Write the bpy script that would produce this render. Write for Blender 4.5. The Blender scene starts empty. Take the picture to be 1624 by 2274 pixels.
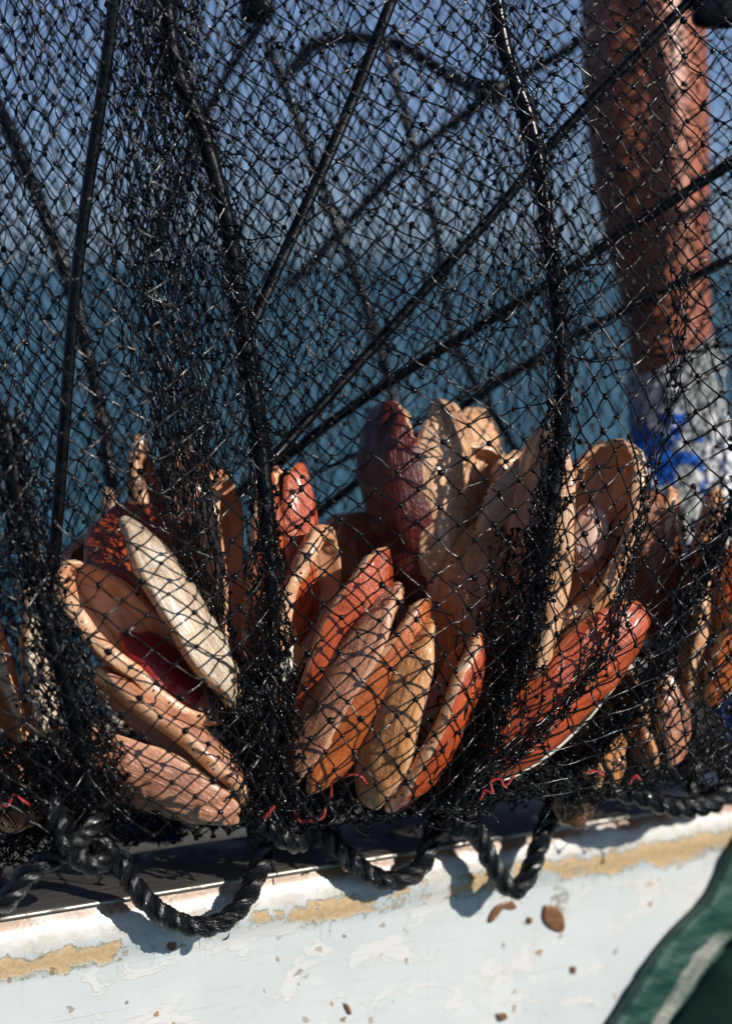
import bpy, math, random
import numpy as np
from mathutils import Vector, Matrix

sc = bpy.context.scene
col = sc.collection
R_ = math.radians

# ------------------------------------------------------------------ camera, sky, sun, exposure
CAM = np.array([0.0, 0.0, 1.22])
PITCH = math.atan2(1136.5 - 575, 4241.0)
cam_d = bpy.data.cameras.new('camera')
cam_d.sensor_fit = 'VERTICAL'
cam_d.sensor_height = 36.0
cam_d.lens = 18.0 * 4241.0 / 1136.5
cam_d.clip_start = 0.05
cam_d.clip_end = 30000
cam_d.dof.use_dof = True
cam_d.dof.focus_distance = 1.315
cam_d.dof.aperture_fstop = 2.7
cam = bpy.data.objects.new('camera', cam_d)
col.objects.link(cam)
cam.location = CAM
cam.rotation_euler = (R_(90) - PITCH, 0, 0)
sc.camera = cam

SUN_AZ, SUN_EL = R_(54), R_(27)          # azimuth from the camera's back towards the right
to_sun = Vector((math.sin(SUN_AZ) * math.cos(SUN_EL), -math.cos(SUN_AZ) * math.cos(SUN_EL), math.sin(SUN_EL)))
world = bpy.data.worlds.new('World')
sc.world = world
world.use_nodes = True
wn = world.node_tree
for n in list(wn.nodes):
    wn.nodes.remove(n)
wo = wn.nodes.new('ShaderNodeOutputWorld')
bg = wn.nodes.new('ShaderNodeBackground')
sky = wn.nodes.new('ShaderNodeTexSky')
sky.sky_type = 'NISHITA'
sky.sun_disc = False
sky.sun_elevation = SUN_EL
sky.sun_rotation = math.atan2(to_sun.x, to_sun.y)
sky.air_density = 1.0
sky.dust_density = 0.3
sky.ozone_density = 2.0
bg.inputs['Strength'].default_value = 0.056
tint = wn.nodes.new('ShaderNodeMix')
tint.data_type = 'RGBA'
tint.blend_type = 'MULTIPLY'
tint.inputs[0].default_value = 1.0
geo = wn.nodes.new('ShaderNodeTexCoord')
sepz = wn.nodes.new('ShaderNodeSeparateXYZ')
ramp = wn.nodes.new('ShaderNodeValToRGB')
ramp.color_ramp.elements[0].position = 0.0
ramp.color_ramp.elements[0].color = (0.58, 0.88, 1.75, 1)
ramp.color_ramp.elements[1].position = 0.21
ramp.color_ramp.elements[1].color = (1.12, 1.06, 1.22, 1)
wn.links.new(geo.outputs['Generated'], sepz.inputs[0])
wn.links.new(sepz.outputs[2], ramp.inputs[0])
wn.links.new(ramp.outputs[0], tint.inputs[7])
wn.links.new(sky.outputs[0], tint.inputs[6])
wn.links.new(tint.outputs[2], bg.inputs[0])
wn.links.new(bg.outputs[0], wo.inputs[0])
sun_d = bpy.data.lights.new('sun', 'SUN')
sun_d.energy = 4.6
sun_d.angle = R_(0.5)
sun_d.color = (1.0, 0.94, 0.86)
sun = bpy.data.objects.new('sun', sun_d)
col.objects.link(sun)
sun.rotation_euler = to_sun.to_track_quat('Z', 'Y').to_euler()
sun.location = (3, -3, 5)
sc.view_settings.view_transform = 'Standard'
sc.view_settings.look = 'None'
sc.view_settings.exposure = 0.1
sc.view_settings.gamma = 1.0
sc.view_settings.use_curve_mapping = False
sc.render.engine = 'CYCLES'
sc.cycles.use_denoising = True
sc.cycles.max_bounces = 6
sc.cycles.sample_clamp_indirect = 6.0

# ------------------------------------------------------------------ helpers
cp, sp = math.cos(PITCH), math.sin(PITCH)
FWD = np.array([0, cp, -sp])
UPV = np.array([0, sp, cp])
RGT = np.array([1.0, 0, 0])


def W(px, py, d):
    """a point seen at picture position (px, py), d metres in front of the camera"""
    px, py, d = np.asarray(px, float), np.asarray(py, float), np.asarray(d, float)
    x = (px - 812.0) / 4241.0 * d
    v = (1136.5 - py) / 4241.0 * d
    return CAM + x[..., None] * RGT + v[..., None] * UPV + d[..., None] * FWD


def tag(o, label=None, cat=None, group=None, kind=None):
    if label: o['label'] = label
    if cat: o['category'] = cat
    if group: o['group'] = group
    if kind: o['kind'] = kind
    return o


def empty(name, loc=(0, 0, 0)):
    o = bpy.data.objects.new(name, None)
    o.empty_display_size = 0.02
    col.objects.link(o)
    o.location = Vector(loc)
    return o


def mesh_obj(name, verts, faces, mat, parent=None, smooth=True, uv=None, mats=None, midx=None, keep_world=True):
    """verts Nx3, faces: list of lists, or MxK int array"""
    me = bpy.data.meshes.new(name)
    verts = np.asarray(verts, np.float32)
    if isinstance(faces, np.ndarray):
        m, k = faces.shape
        me.vertices.add(len(verts))
        me.vertices.foreach_set('co', verts.ravel())
        me.loops.add(m * k)
        me.loops.foreach_set('vertex_index', faces.astype(np.int32).ravel())
        me.polygons.add(m)
        me.polygons.foreach_set('loop_start', np.arange(0, m * k, k, dtype=np.int32))
        me.polygons.foreach_set('loop_total', np.full(m, k, np.int32))
    else:
        me.from_pydata(verts.tolist(), [], [list(map(int, f)) for f in faces])
    if uv is not None:
        l = me.uv_layers.new(name='UVMap')
        vi = np.zeros(len(me.loops), np.int32)
        me.loops.foreach_get('vertex_index', vi)
        l.data.foreach_set('uv', np.asarray(uv, np.float32)[vi].ravel())
    for m_ in (mats or [mat]):
        me.materials.append(m_)
    if midx is not None:
        me.polygons.foreach_set('material_index', np.asarray(midx, np.int32))
    me.polygons.foreach_set('use_smooth', np.full(len(me.polygons), smooth))
    me.update(calc_edges=True)
    me.validate()
    o = bpy.data.objects.new(name, me)
    col.objects.link(o)
    if parent is not None:
        o.parent = parent
        if keep_world:
            o.matrix_parent_inverse = parent_inv(parent)
    return o


def parent_inv(p):
    m = Matrix.Translation(p.location) @ p.rotation_euler.to_matrix().to_4x4()
    if p.parent is not None:
        m = Matrix.Translation(p.parent.location) @ m
    return m.inverted()


def crom(pts, n):
    """smooth curve through points, n samples evenly spaced by length"""
    p = np.asarray(pts, float)
    p = np.vstack([2 * p[0] - p[1], p, 2 * p[-1] - p[-2]])
    out = []
    for i in range(1, len(p) - 2):
        t = np.linspace(0, 1, 24, endpoint=False)[:, None]
        a, b, c, d = p[i - 1], p[i], p[i + 1], p[i + 2]
        out.append(0.5 * ((2 * b) + (-a + c) * t + (2 * a - 5 * b + 4 * c - d) * t ** 2 + (-a + 3 * b - 3 * c + d) * t ** 3))
    out = np.vstack(out + [p[-2][None]])
    s = np.r_[0, np.cumsum(np.linalg.norm(np.diff(out, axis=0), axis=1))]
    q = np.linspace(0, s[-1], n)
    return np.stack([np.interp(q, s, out[:, k]) for k in range(out.shape[1])], 1)


def tubes(P, r, sides=5):
    """P: (N,K,3) polylines, r: scalar, (N,) or (N,K) -> verts, quad faces (open tubes)"""
    N, K, _ = P.shape
    T = np.gradient(P, axis=1)
    T /= np.linalg.norm(T, axis=2, keepdims=True) + 1e-12
    ref = np.array([0.31, 0.22, 0.92]) / np.linalg.norm([0.31, 0.22, 0.92])
    ref = np.broadcast_to(ref, T.shape).copy()
    par = np.abs((T * ref).sum(2)) > 0.94
    ref[par] = np.array([0.9, -0.4, 0.1])
    A = np.cross(T, ref)
    A /= np.linalg.norm(A, axis=2, keepdims=True) + 1e-12
    B = np.cross(T, A)
    r = np.asarray(r, float)
    if r.ndim == 0: r = np.full((N, K), float(r))
    elif r.ndim == 1: r = np.repeat(r[:, None], K, 1)
    ang = np.arange(sides) * 2 * np.pi / sides
    V = P[:, :, None, :] + r[:, :, None, None] * (np.cos(ang)[None, None, :, None] * A[:, :, None, :] + np.sin(ang)[None, None, :, None] * B[:, :, None, :])
    idx = np.arange(N * K * sides).reshape(N, K, sides)
    a = idx[:, :-1, :]
    b = np.roll(a, -1, axis=2)
    d = idx[:, 1:, :]
    c = np.roll(d, -1, axis=2)
    F = np.stack([a, b, c, d], -1).reshape(-1, 4)
    return V.reshape(-1, 3), F


def ptube(pts, r, sides=12, n=60, cap=True, flat=1.0, seed=0, wob=0.0):
    """one smooth pipe with parallel-transport frame; pts Kx3 -> verts, faces(list), uv"""
    P = crom(pts, n)
    T = np.gradient(P, axis=0)
    T /= np.linalg.norm(T, axis=1, keepdims=True)
    A = np.zeros_like(P)
    ref = np.cross(T[0], [0, 1, 0.1])
    A[0] = ref / np.linalg.norm(ref)
    for i in range(1, n):
        a = A[i - 1] - T[i] * np.dot(A[i - 1], T[i])
        A[i] = a / np.linalg.norm(a)
    B = np.cross(T, A)
    ang = np.arange(sides) * 2 * np.pi / sides
    rr = np.broadcast_to(np.asarray(r, float), (n,)).copy()
    if wob:
        rg = np.random.RandomState(seed)
        rr *= 1 + wob * np.interp(np.arange(n), np.linspace(0, n, n // 3 + 2), rg.randn(n // 3 + 2))
    V = P[:, None, :] + rr[:, None, None] * (np.cos(ang)[None, :, None] * A[:, None, :] + flat * np.sin(ang)[None, :, None] * B[:, None, :])
    V = V.reshape(-1, 3)
    F = []
    for i in range(n - 1):
        for k in range(sides):
            F.append((i * sides + k, i * sides + (k + 1) % sides, (i + 1) * sides + (k + 1) % sides, (i + 1) * sides + k))
    if cap:
        F.append(tuple(range(sides))[::-1])
        F.append(tuple((n - 1) * sides + k for k in range(sides)))
    L = np.r_[0, np.cumsum(np.linalg.norm(np.diff(P, axis=0), axis=1))]
    uv = np.stack([np.tile(np.arange(sides) / sides, n), np.repeat(L, sides)], 1)
    return V, F, uv


_ico_v = None


def ico(sub):
    t = (1 + 5 ** 0.5) / 2
    v = [(-1, t, 0), (1, t, 0), (-1, -t, 0), (1, -t, 0), (0, -1, t), (0, 1, t), (0, -1, -t), (0, 1, -t), (t, 0, -1), (t, 0, 1), (-t, 0, -1), (-t, 0, 1)]
    f = [(0, 11, 5), (0, 5, 1), (0, 1, 7), (0, 7, 10), (0, 10, 11), (1, 5, 9), (5, 11, 4), (11, 10, 2), (10, 7, 6), (7, 1, 8), (3, 9, 4), (3, 4, 2), (3, 2, 6), (3, 6, 8), (3, 8, 9), (4, 9, 5), (2, 4, 11), (6, 2, 10), (8, 6, 7), (9, 8, 1)]
    v = [np.array(x) / np.linalg.norm(x) for x in v]
    for _ in range(sub):
        cache, nf = {}, []
        def mid(a, b):
            k = (min(a, b), max(a, b))
            if k not in cache:
                m = v[a] + v[b]
                v.append(m / np.linalg.norm(m))
                cache[k] = len(v) - 1
            return cache[k]
        for a, b, c in f:
            x, y, z = mid(a, b), mid(b, c), mid(c, a)
            nf += [(a, x, z), (b, y, x), (c, z, y), (x, y, z)]
        f = nf
    return np.array(v), np.array(f)


def blobs(C, r, sub=1, rg=None):
    """lumpy knots at centres C (N,3), r (N,) -> verts, tri faces"""
    v, f = ico(sub)
    N = len(C)
    S = 1 + 0.32 * (rg.rand(N, 3) - 0.5) * 2
    lump = 1 + 0.22 * (rg.rand(N, len(v)) - 0.5) * 2
    V = C[:, None, :] + np.asarray(r)[:, None, None] * v[None] * lump[:, :, None] * S[:, None, :]
    F = f[None] + (np.arange(N) * len(v))[:, None, None]
    return V.reshape(-1, 3), F.reshape(-1, 3)


def as_quads(F):
    return np.c_[F, F[:, -1:]] if F.shape[1] == 3 else F


def join(parts):
    """[(V,F)] -> V, list-of-face arrays merged (as python lists when mixed)"""
    Vs, Fs, o = [], [], 0
    for V, F in parts:
        Vs.append(V)
        Fs.append(np.asarray(F) + o)
        o += len(V)
    return np.vstack(Vs), Fs


def mixed_mesh(name, parts, mat, parent=None, smooth=True):
    """quads and tris in one mesh, fast"""
    V, Fs = join(parts)
    me = bpy.data.meshes.new(name)
    me.vertices.add(len(V))
    me.vertices.foreach_set('co', V.astype(np.float32).ravel())
    tot = np.concatenate([np.full(len(F), F.shape[1], np.int32) for F in Fs])
    li = np.concatenate([F.astype(np.int32).ravel() for F in Fs])
    me.loops.add(len(li))
    me.loops.foreach_set('vertex_index', li)
    me.polygons.add(len(tot))
    me.polygons.foreach_set('loop_start', np.r_[0, np.cumsum(tot)[:-1]].astype(np.int32))
    me.polygons.foreach_set('loop_total', tot)
    me.polygons.foreach_set('use_smooth', np.full(len(tot), smooth))
    me.materials.append(mat)
    me.update(calc_edges=True)
    o = bpy.data.objects.new(name, me)
    col.objects.link(o)
    if parent is not None:
        o.parent = parent
        o.matrix_parent_inverse = parent_inv(parent)
    return o


# ------------------------------------------------------------------ material helpers
class NT:
    def __init__(self, name):
        self.m = bpy.data.materials.new(name)
        self.m.use_nodes = True
        self.t = self.m.node_tree
        self.b = self.t.nodes['Principled BSDF']

    def n(self, typ, **kw):
        x = self.t.nodes.new(typ)
        for k, v in kw.items():
            setattr(x, k, v)
        return x

    def l(self, a, b):
        self.t.links.new(a, b)

    def setv(self, **kw):
        for k, v in kw.items():
            self.b.inputs[k.replace('_', ' ')].default_value = v
        return self

    def val(self, x, sock):
        if hasattr(x, 'is_output'):
            self.l(x, sock)
        elif isinstance(x, (tuple, list)) and len(x) == 3 and sock.type == 'RGBA':
            sock.default_value = (*x, 1)
        else:
            sock.default_value = x

    def noise(self, vec, scale=5, detail=4, rough=0.55, dist=0.0):
        x = self.n('ShaderNodeTexNoise')
        if vec is not None: self.l(vec, x.inputs['Vector'])
        x.inputs['Scale'].default_value = scale
        x.inputs['Detail'].default_value = detail
        x.inputs['Roughness'].default_value = rough
        x.inputs['Distortion'].default_value = dist
        return x.outputs['Fac']

    def mapping(self, vec, scale=(1, 1, 1), loc=(0, 0, 0), rot=(0, 0, 0)):
        x = self.n('ShaderNodeMapping')
        self.l(vec, x.inputs['Vector'])
        x.inputs['Scale'].default_value = scale
        x.inputs['Location'].default_value = loc
        x.inputs['Rotation'].default_value = rot
        return x.outputs[0]

    def math(self, op, a, b=0.0, c=None, clamp=False):
        x = self.n('ShaderNodeMath', operation=op, use_clamp=clamp)
        self.val(a, x.inputs[0])
        self.val(b, x.inputs[1])
        if c is not None: self.val(c, x.inputs[2])
        return x.outputs[0]

    def step(self, x, lo, hi, out0=0.0, out1=1.0):
        m = self.n('ShaderNodeMapRange', clamp=True, interpolation_type='SMOOTHSTEP')
        self.val(x, m.inputs[0])
        m.inputs[1].default_value = lo
        m.inputs[2].default_value = hi
        m.inputs[3].default_value = out0
        m.inputs[4].default_value = out1
        return m.outputs[0]

    def mix(self, fac, a, b, mode='MIX'):
        x = self.n('ShaderNodeMix', data_type='RGBA', blend_type=mode)
        self.val(fac, x.inputs[0])
        self.val(a, x.inputs[6])
        self.val(b, x.inputs[7])
        return x.outputs[2]

    def bump(self, h, strength=0.3, dist=0.001, prev=None):
        x = self.n('ShaderNodeBump')
        x.inputs['Strength'].default_value = strength
        x.inputs['Distance'].default_value = dist
        self.l(h, x.inputs['Height'])
        if prev is not None: self.l(prev, x.inputs['Normal'])
        self.l(x.outputs[0], self.b.inputs['Normal'])
        return x.outputs[0]

    def base(self, c):
        self.val(c, self.b.inputs['Base Color'])


def coords(nt, which='Object'):
    return nt.n('ShaderNodeTexCoord').outputs[which]


# twine: black wet polyethylene
t = NT('black_twine')
v = coords(t)
t.base(t.mix(t.noise(v, 60, 3), (0.0015, 0.0016, 0.0018), (0.005, 0.0055, 0.006)))
t.setv(Roughness=0.2, Specular_IOR_Level=0.35)
t.l(t.step(t.noise(v, 220, 2), 0.35, 0.7, 0.12, 0.3), t.b.inputs['Roughness'])
M_TWINE = t.m

t = NT('black_pipe')
v = coords(t)
t.base(t.mix(t.step(t.noise(v, 90, 5), 0.45, 0.75), (0.0012, 0.0013, 0.0014), (0.006, 0.006, 0.006)))
t.setv(Specular_IOR_Level=0.3)
t.l(t.step(t.noise(v, 160, 4), 0.3, 0.75, 0.2, 0.4), t.b.inputs['Roughness'])
t.bump(t.noise(v, 400, 3), 0.25, 0.0006)
M_PIPE = t.m

t = NT('black_rope_fibre')
uv = coords(t, 'UV')
v = t.mapping(uv, (26, 28, 1), rot=(0, 0, 0))
fib = t.noise(v, 1.0, 3, 0.6, 0.4)
t.base(t.mix(fib, (0.0012, 0.0014, 0.0016), (0.006, 0.0065, 0.007)))
t.setv(Specular_IOR_Level=0.5)
t.l(t.step(fib, 0.3, 0.7, 0.13, 0.28), t.b.inputs['Roughness'])
t.bump(fib, 0.9, 0.0012)
M_ROPE = t.m

t = NT('red_twine')
uv = coords(t)
t.base(t.mix(t.noise(uv, 300, 3), (0.22, 0.006, 0.008), (0.40, 0.03, 0.025)))
t.setv(Roughness=0.4)
M_RED = t.m

# shells: outside takes the object's own tint
t = NT('shell_outside')
v = coords(t)
oi = t.n('ShaderNodeObjectInfo')
rnd = oi.outputs['Random']
off = t.n('ShaderNodeVectorMath', operation='ADD')
cmb = t.n('ShaderNodeCombineXYZ')
t.l(t.math('MULTIPLY', rnd, 9.0), cmb.inputs[0])
t.l(t.math('MULTIPLY', rnd, 5.0), cmb.inputs[2])
t.l(v, off.inputs[0]); t.l(cmb.outputs[0], off.inputs[1])
vv = off.outputs[0]
fibre = t.noise(t.mapping(vv, (40, 520, 520)), 1.0, 4, 0.6, 0.6)
streak = t.noise(t.mapping(vv, (14, 110, 110)), 1.0, 3, 0.55, 1.2)
patch = t.noise(vv, 34, 4, 0.6, 0.8)
rings = t.noise(t.mapping(vv, (260, 30, 30)), 1.0, 3, 0.5, 0.3)
c0 = oi.outputs['Color']
light = t.mix(0.62, c0, (1.55, 2.35, 3.4), 'MULTIPLY')
broad = t.noise(t.mapping(vv, (7, 62, 62)), 1.0, 4, 0.6, 1.6)
c0b = t.mix(t.step(broad, 0.52, 0.64, 0, 0.65), c0, light)
c = t.mix(t.step(streak, 0.36, 0.62), t.mix(0.42, c0, (0.10, 0.016, 0.008)), c0b)
c = t.mix(t.step(patch, 0.56, 0.74, 0, 0.55), c, light)
c = t.mix(t.step(patch, 0.46, 0.28, 0, 0.75), c, t.mix(0.72, c0, (0.05, 0.006, 0.004)))
c = t.mix(t.step(fibre, 0.35, 0.7, 0.0, 0.25), c, light)
c = t.mix(t.step(rings, 0.55, 0.75, 0, 0.3), c, (0.16, 0.035, 0.02))
su = t.n('ShaderNodeSeparateXYZ'); t.l(coords(t, 'UV'), su.inputs[0])
rho = t.math('ADD', su.outputs[1], t.math('MULTIPLY', t.math('SUBTRACT', t.noise(vv, 40, 3), 0.5), 0.10))
cr = t.n('ShaderNodeCombineXYZ'); t.l(rho, cr.inputs[0]); t.l(rnd, cr.inputs[1])
grow = t.noise(cr.outputs[0], 13, 4, 0.6)
c = t.mix(t.step(grow, 0.54, 0.70, 0, 0.35), c, t.mix(0.5, c0, (0.05, 0.008, 0.004)))
c = t.mix(t.step(grow, 0.42, 0.32, 0, 0.25), c, light)
c = t.mix(t.step(rho, 0.95, 1.02, 0, 0.4), c, light)
grit = t.noise(vv, 420, 3, 0.6)
c = t.mix(t.step(grit, 0.64, 0.72, 0, 0.5), c, (0.10, 0.035, 0.02))
t.base(c)
t.l(t.step(patch, 0.3, 0.7, 0.38, 0.24), t.b.inputs['Roughness'])
t.setv(Coat_Weight=0.35, Coat_Roughness=0.12)
hh = t.math('ADD', t.math('ADD', t.math('MULTIPLY', fibre, 0.7), t.math('MULTIPLY', grow, 1.0)), t.math('ADD', t.math('MULTIPLY', patch, 1.6), t.math('MULTIPLY', grit, 0.3)))
t.bump(hh, 0.85, 0.0018)
M_OUT = t.m

t = NT('shell_inside')
v = coords(t)
oi = t.n('ShaderNodeObjectInfo')
a = t.noise(t.mapping(v, (30, 120, 60)), 1.0, 4, 0.55, 0.8)
c = t.mix(t.step(a, 0.3, 0.7), (0.52, 0.25, 0.12), (0.68, 0.41, 0.25))
c = t.mix(t.step(t.noise(v, 45, 4, 0.6), 0.56, 0.75, 0, 0.6), c, (0.50, 0.17, 0.075))
sx = t.n('ShaderNodeSeparateXYZ'); t.l(coords(t, 'UV'), sx.inputs[0])
rh = t.math('ADD', sx.outputs[1], t.math('MULTIPLY', t.math('SUBTRACT', t.noise(v, 60, 3), 0.5), 0.06))
c = t.mix(t.math('MULTIPLY', t.step(rh, 0.86, 0.88), 0.45), c, (0.58, 0.24, 0.11))
c = t.mix(t.math('MULTIPLY', t.math('MULTIPLY', t.step(rh, 0.84, 0.86), t.step(rh, 0.885, 0.87)), 0.6), c, (0.30, 0.11, 0.05))
t.base(c)
t.setv(Roughness=0.3)
t.bump(t.noise(t.mapping(v, (60, 400, 400)), 1.0, 3), 0.2, 0.0006)
M_IN = t.m

t = NT('shell_rim')
v = coords(t)
a = t.noise(v, 70, 5, 0.6, 0.5)
c = t.mix(t.step(a, 0.3, 0.7), (0.54, 0.24, 0.10), (0.74, 0.48, 0.29))
c = t.mix(t.step(t.noise(v, 38, 3, 0.5), 0.58, 0.74, 0, 0.75), c, (0.46, 0.13, 0.05))
t.base(c)
t.l(t.step(t.noise(v, 150, 3), 0.3, 0.7, 0.16, 0.4), t.b.inputs['Roughness'])
t.setv(Coat_Weight=0.4, Coat_Roughness=0.1)
t.bump(t.noise(v, 330, 4), 0.7, 0.0009)
M_RIM = t.m

t = NT('shell_pore'); t.setv(Roughness=0.5); t.base((0.012, 0.008, 0.006)); M_PORE = t.m
t = NT('red_meat')
v = coords(t)
t.base(t.mix(t.noise(v, 60, 4), (0.15, 0.004, 0.006), (0.30, 0.022, 0.02)))
t.setv(Roughness=0.34)
t.bump(t.noise(v, 130, 5, 0.6, 1.0), 0.7, 0.002)
M_MEAT = t.m
t = NT('pale_meat')
v = coords(t)
t.base(t.mix(t.step(t.noise(v, 50, 4), 0.3, 0.7), (0.62, 0.36, 0.27), (0.78, 0.57, 0.47)))
t.setv(Roughness=0.3)
M_PALE = t.m
t = NT('hinge_ligament')
v = coords(t)
lg = t.noise(t.mapping(v, (60, 500, 500)), 1.0, 4, 0.6, 1.0)
t.base(t.mix(t.step(lg, 0.4, 0.7), (0.015, 0.010, 0.006), (0.10, 0.065, 0.03)))
t.setv(Roughness=0.4)
t.bump(lg, 0.8, 0.002)
M_LIG = t.m
t = NT('pearl_edge'); t.base((0.68, 0.64, 0.54)); t.setv(Roughness=0.25); M_PEARL = t.m

# boat paint, with its chips, bare timber and rust; UV = metres along, metres below the rail
t = NT('worn_boat_paint')
uv = coords(t, 'UV')
sep = t.n('ShaderNodeSeparateXYZ')
t.l(uv, sep.inputs[0])
U, Vd = sep.outputs[0], sep.outputs[1]
n_big = t.noise(uv, 14, 6, 0.6, 0.6)
n_mid = t.noise(uv, 55, 6, 0.62, 0.3)
n_fine = t.noise(uv, 240, 4, 0.6)
paint = t.mix(t.step(t.noise(uv, 9, 5, 0.6), 0.35, 0.65), (0.53, 0.575, 0.575), (0.61, 0.635, 0.62))
prim = t.step(t.noise(t.mapping(uv, (20, 34, 1), loc=(1.3, 4.1, 0)), 1, 7, 0.62, 0.8), 0.56, 0.575)
prim_line = t.math('MULTIPLY', t.step(t.noise(t.mapping(uv, (20, 34, 1), loc=(1.3, 4.1, 0)), 1, 7, 0.62, 0.8), 0.545, 0.562), t.math('SUBTRACT', 1.0, prim))
cc = t.mix(t.math('MULTIPLY', prim, 0.8), paint, (0.66, 0.64, 0.605))
cc = t.mix(t.math('MULTIPLY', prim_line, 0.35), cc, (0.45, 0.42, 0.34))
# white wash of the rounded edge
edge = t.step(t.math('ADD', Vd, t.math('MULTIPLY', t.math('SUBTRACT', n_mid, 0.5), 0.02)), 0.026, 0.021)
cc = t.mix(edge, cc, t.mix(t.step(n_mid, 0.4, 0.65), (0.54, 0.52, 0.47), (0.66, 0.645, 0.61)))
# bare ochre timber in a band
bv = t.math('ADD', Vd, t.math('ADD', t.math('MULTIPLY', t.math('SUBTRACT', n_mid, 0.5), 0.026), t.math('MULTIPLY', t.math('SUBTRACT', n_big, 0.5), 0.034)))
wr = t.n('ShaderNodeValToRGB')
t.l(t.math('DIVIDE', t.math('ADD', U, 0.1), 0.8, clamp=True), wr.inputs[0])
wr.color_ramp.elements[0].position = 0.0; wr.color_ramp.elements[0].color = (1, 1, 1, 1)
wr.color_ramp.elements[1].position = 1.0; wr.color_ramp.elements[1].color = (1, 1, 1, 1)
for pos, vv_ in ((0.205, 1.0), (0.245, 0.2), (0.29, 0.25), (0.36, 0.35), (0.44, 0.62), (0.52, 0.3), (0.60, 0.6), (0.66, 0.35), (0.76, 0.95)):
    el = wr.color_ramp.elements.new(pos); el.color = (vv_, vv_, vv_, 1)
where = wr.outputs[0]
band = t.math('MULTIPLY', t.step(bv, 0.025, 0.0275), t.step(bv, 0.0435, 0.041))
nb = t.step(t.math('ADD', t.math('MULTIPLY', where, 0.45), t.math('ADD', t.math('MULTIPLY', n_mid, 0.75), t.math('MULTIPLY', n_big, 0.45))), 0.80, 0.83)
bandm = t.math('MULTIPLY', band, nb)
wide = t.math('MULTIPLY', t.step(bv, 0.023, 0.025), t.step(bv, 0.047, 0.044))
fr = t.math('MULTIPLY', t.math('MULTIPLY', wide, t.step(t.math('ADD', t.math('MULTIPLY', where, 0.45), t.math('ADD', t.math('MULTIPLY', n_mid, 0.75), t.math('MULTIPLY', n_big, 0.45))), 0.765, 0.81)), t.math('SUBTRACT', 1.0, bandm))
cc = t.mix(t.math('MULTIPLY', fr, t.step(n_fine, 0.35, 0.6)), cc, (0.26, 0.27, 0.20))
ochre = t.mix(t.step(n_fine, 0.35, 0.7), (0.56, 0.38, 0.20), (0.68, 0.50, 0.29))
cc = t.mix(bandm, cc, ochre)
# rust line under the metal strip
rv = t.math('ADD', Vd, t.math('MULTIPLY', t.math('SUBTRACT', n_mid, 0.5), 0.014))
rust = t.math('MULTIPLY', t.step(rv, 0.0120, 0.0065), t.step(n_big, 0.36, 0.50, 0.35, 1.0))
cc = t.mix(rust, cc, t.mix(n_fine, (0.16, 0.075, 0.030), (0.36, 0.20, 0.10)))
# grey brushed smears
sm = t.math('MULTIPLY', t.step(t.noise(t.mapping(uv, (150, 12, 1)), 1, 3, 0.6), 0.56, 0.7), t.math('MULTIPLY', t.step(n_big, 0.53, 0.6), t.step(Vd, 0.075, 0.03)))
cc = t.mix(t.math('MULTIPLY', sm, 0.7), cc, (0.26, 0.27, 0.22))
# specks, flecks, smears and scratches
vor = t.n('ShaderNodeTexVoronoi'); vor.inputs['Scale'].default_value = 95
dv = t.n('ShaderNodeVectorMath', operation='ADD')
nz = t.n('ShaderNodeTexNoise'); nz.inputs['Scale'].default_value = 160; t.l(uv, nz.inputs['Vector'])
sc_ = t.n('ShaderNodeVectorMath', operation='SCALE'); sc_.inputs['Scale'].default_value = 0.010
t.l(nz.outputs['Color'], sc_.inputs[0]); t.l(uv, dv.inputs[0]); t.l(sc_.outputs[0], dv.inputs[1])
t.l(dv.outputs[0], vor.inputs['Vector'])
sepc = t.n('ShaderNodeSeparateColor'); t.l(vor.outputs['Color'], sepc.inputs[0])
rad = t.step(sepc.outputs[0], 0.64, 1.0, 0.0, 0.30)
spk = t.step(t.math('SUBTRACT', rad, vor.outputs['Distance']), 0.0, 0.05)
spk = t.math('MULTIPLY', spk, t.step(sepc.outputs[0], 0.64, 0.66))
cc = t.mix(t.math('MULTIPLY', spk, t.step(sepc.outputs[1], 0.0, 1.0, 0.35, 1.0)), cc, t.mix(sepc.outputs[2], (0.13, 0.09, 0.05), (0.45, 0.28, 0.13)))
vor2 = t.n('ShaderNodeTexVoronoi'); vor2.inputs['Scale'].default_value = 26
t.l(t.mapping(dv.outputs[0], (1, 0.7, 1), rot=(0, 0, 0.6)), vor2.inputs['Vector'])
sepd = t.n('ShaderNodeSeparateColor'); t.l(vor2.outputs['Color'], sepd.inputs[0])
chip = t.math('MULTIPLY', t.step(t.math('SUBTRACT', t.step(sepd.outputs[0], 0.62, 1.0, 0.0, 0.24), vor2.outputs['Distance']), 0.0, 0.02), t.step(sepd.outputs[0], 0.62, 0.64))
cc = t.mix(t.math('MULTIPLY', chip, 0.75), cc, t.mix(t.step(n_fine, 0.4, 0.6), (0.17, 0.16, 0.12), (0.62, 0.60, 0.52)))
smear = t.step(t.noise(t.mapping(uv, (34, 120, 1), rot=(0, 0, 0.35)), 1, 5, 0.65, 1.4), 0.60, 0.70)
cc = t.mix(t.math('MULTIPLY', t.math('MULTIPLY', smear, t.step(n_big, 0.48, 0.6)), 0.5), cc, (0.48, 0.42, 0.30))
scr = t.step(t.noise(t.mapping(uv, (14, 620, 1), rot=(0, 0, -0.5)), 1, 2, 0.5, 0.2), 0.66, 0.69)
scr2 = t.step(t.noise(t.mapping(uv, (900, 10, 1), rot=(0, 0, 0.08)), 1, 2, 0.5, 0.1), 0.69, 0.71)
cc = t.mix(t.math('MULTIPLY', t.math('MAXIMUM', scr, scr2), 0.35), cc, (0.33, 0.32, 0.26))
t.base(cc)
t.setv(Roughness=0.38)
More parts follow.
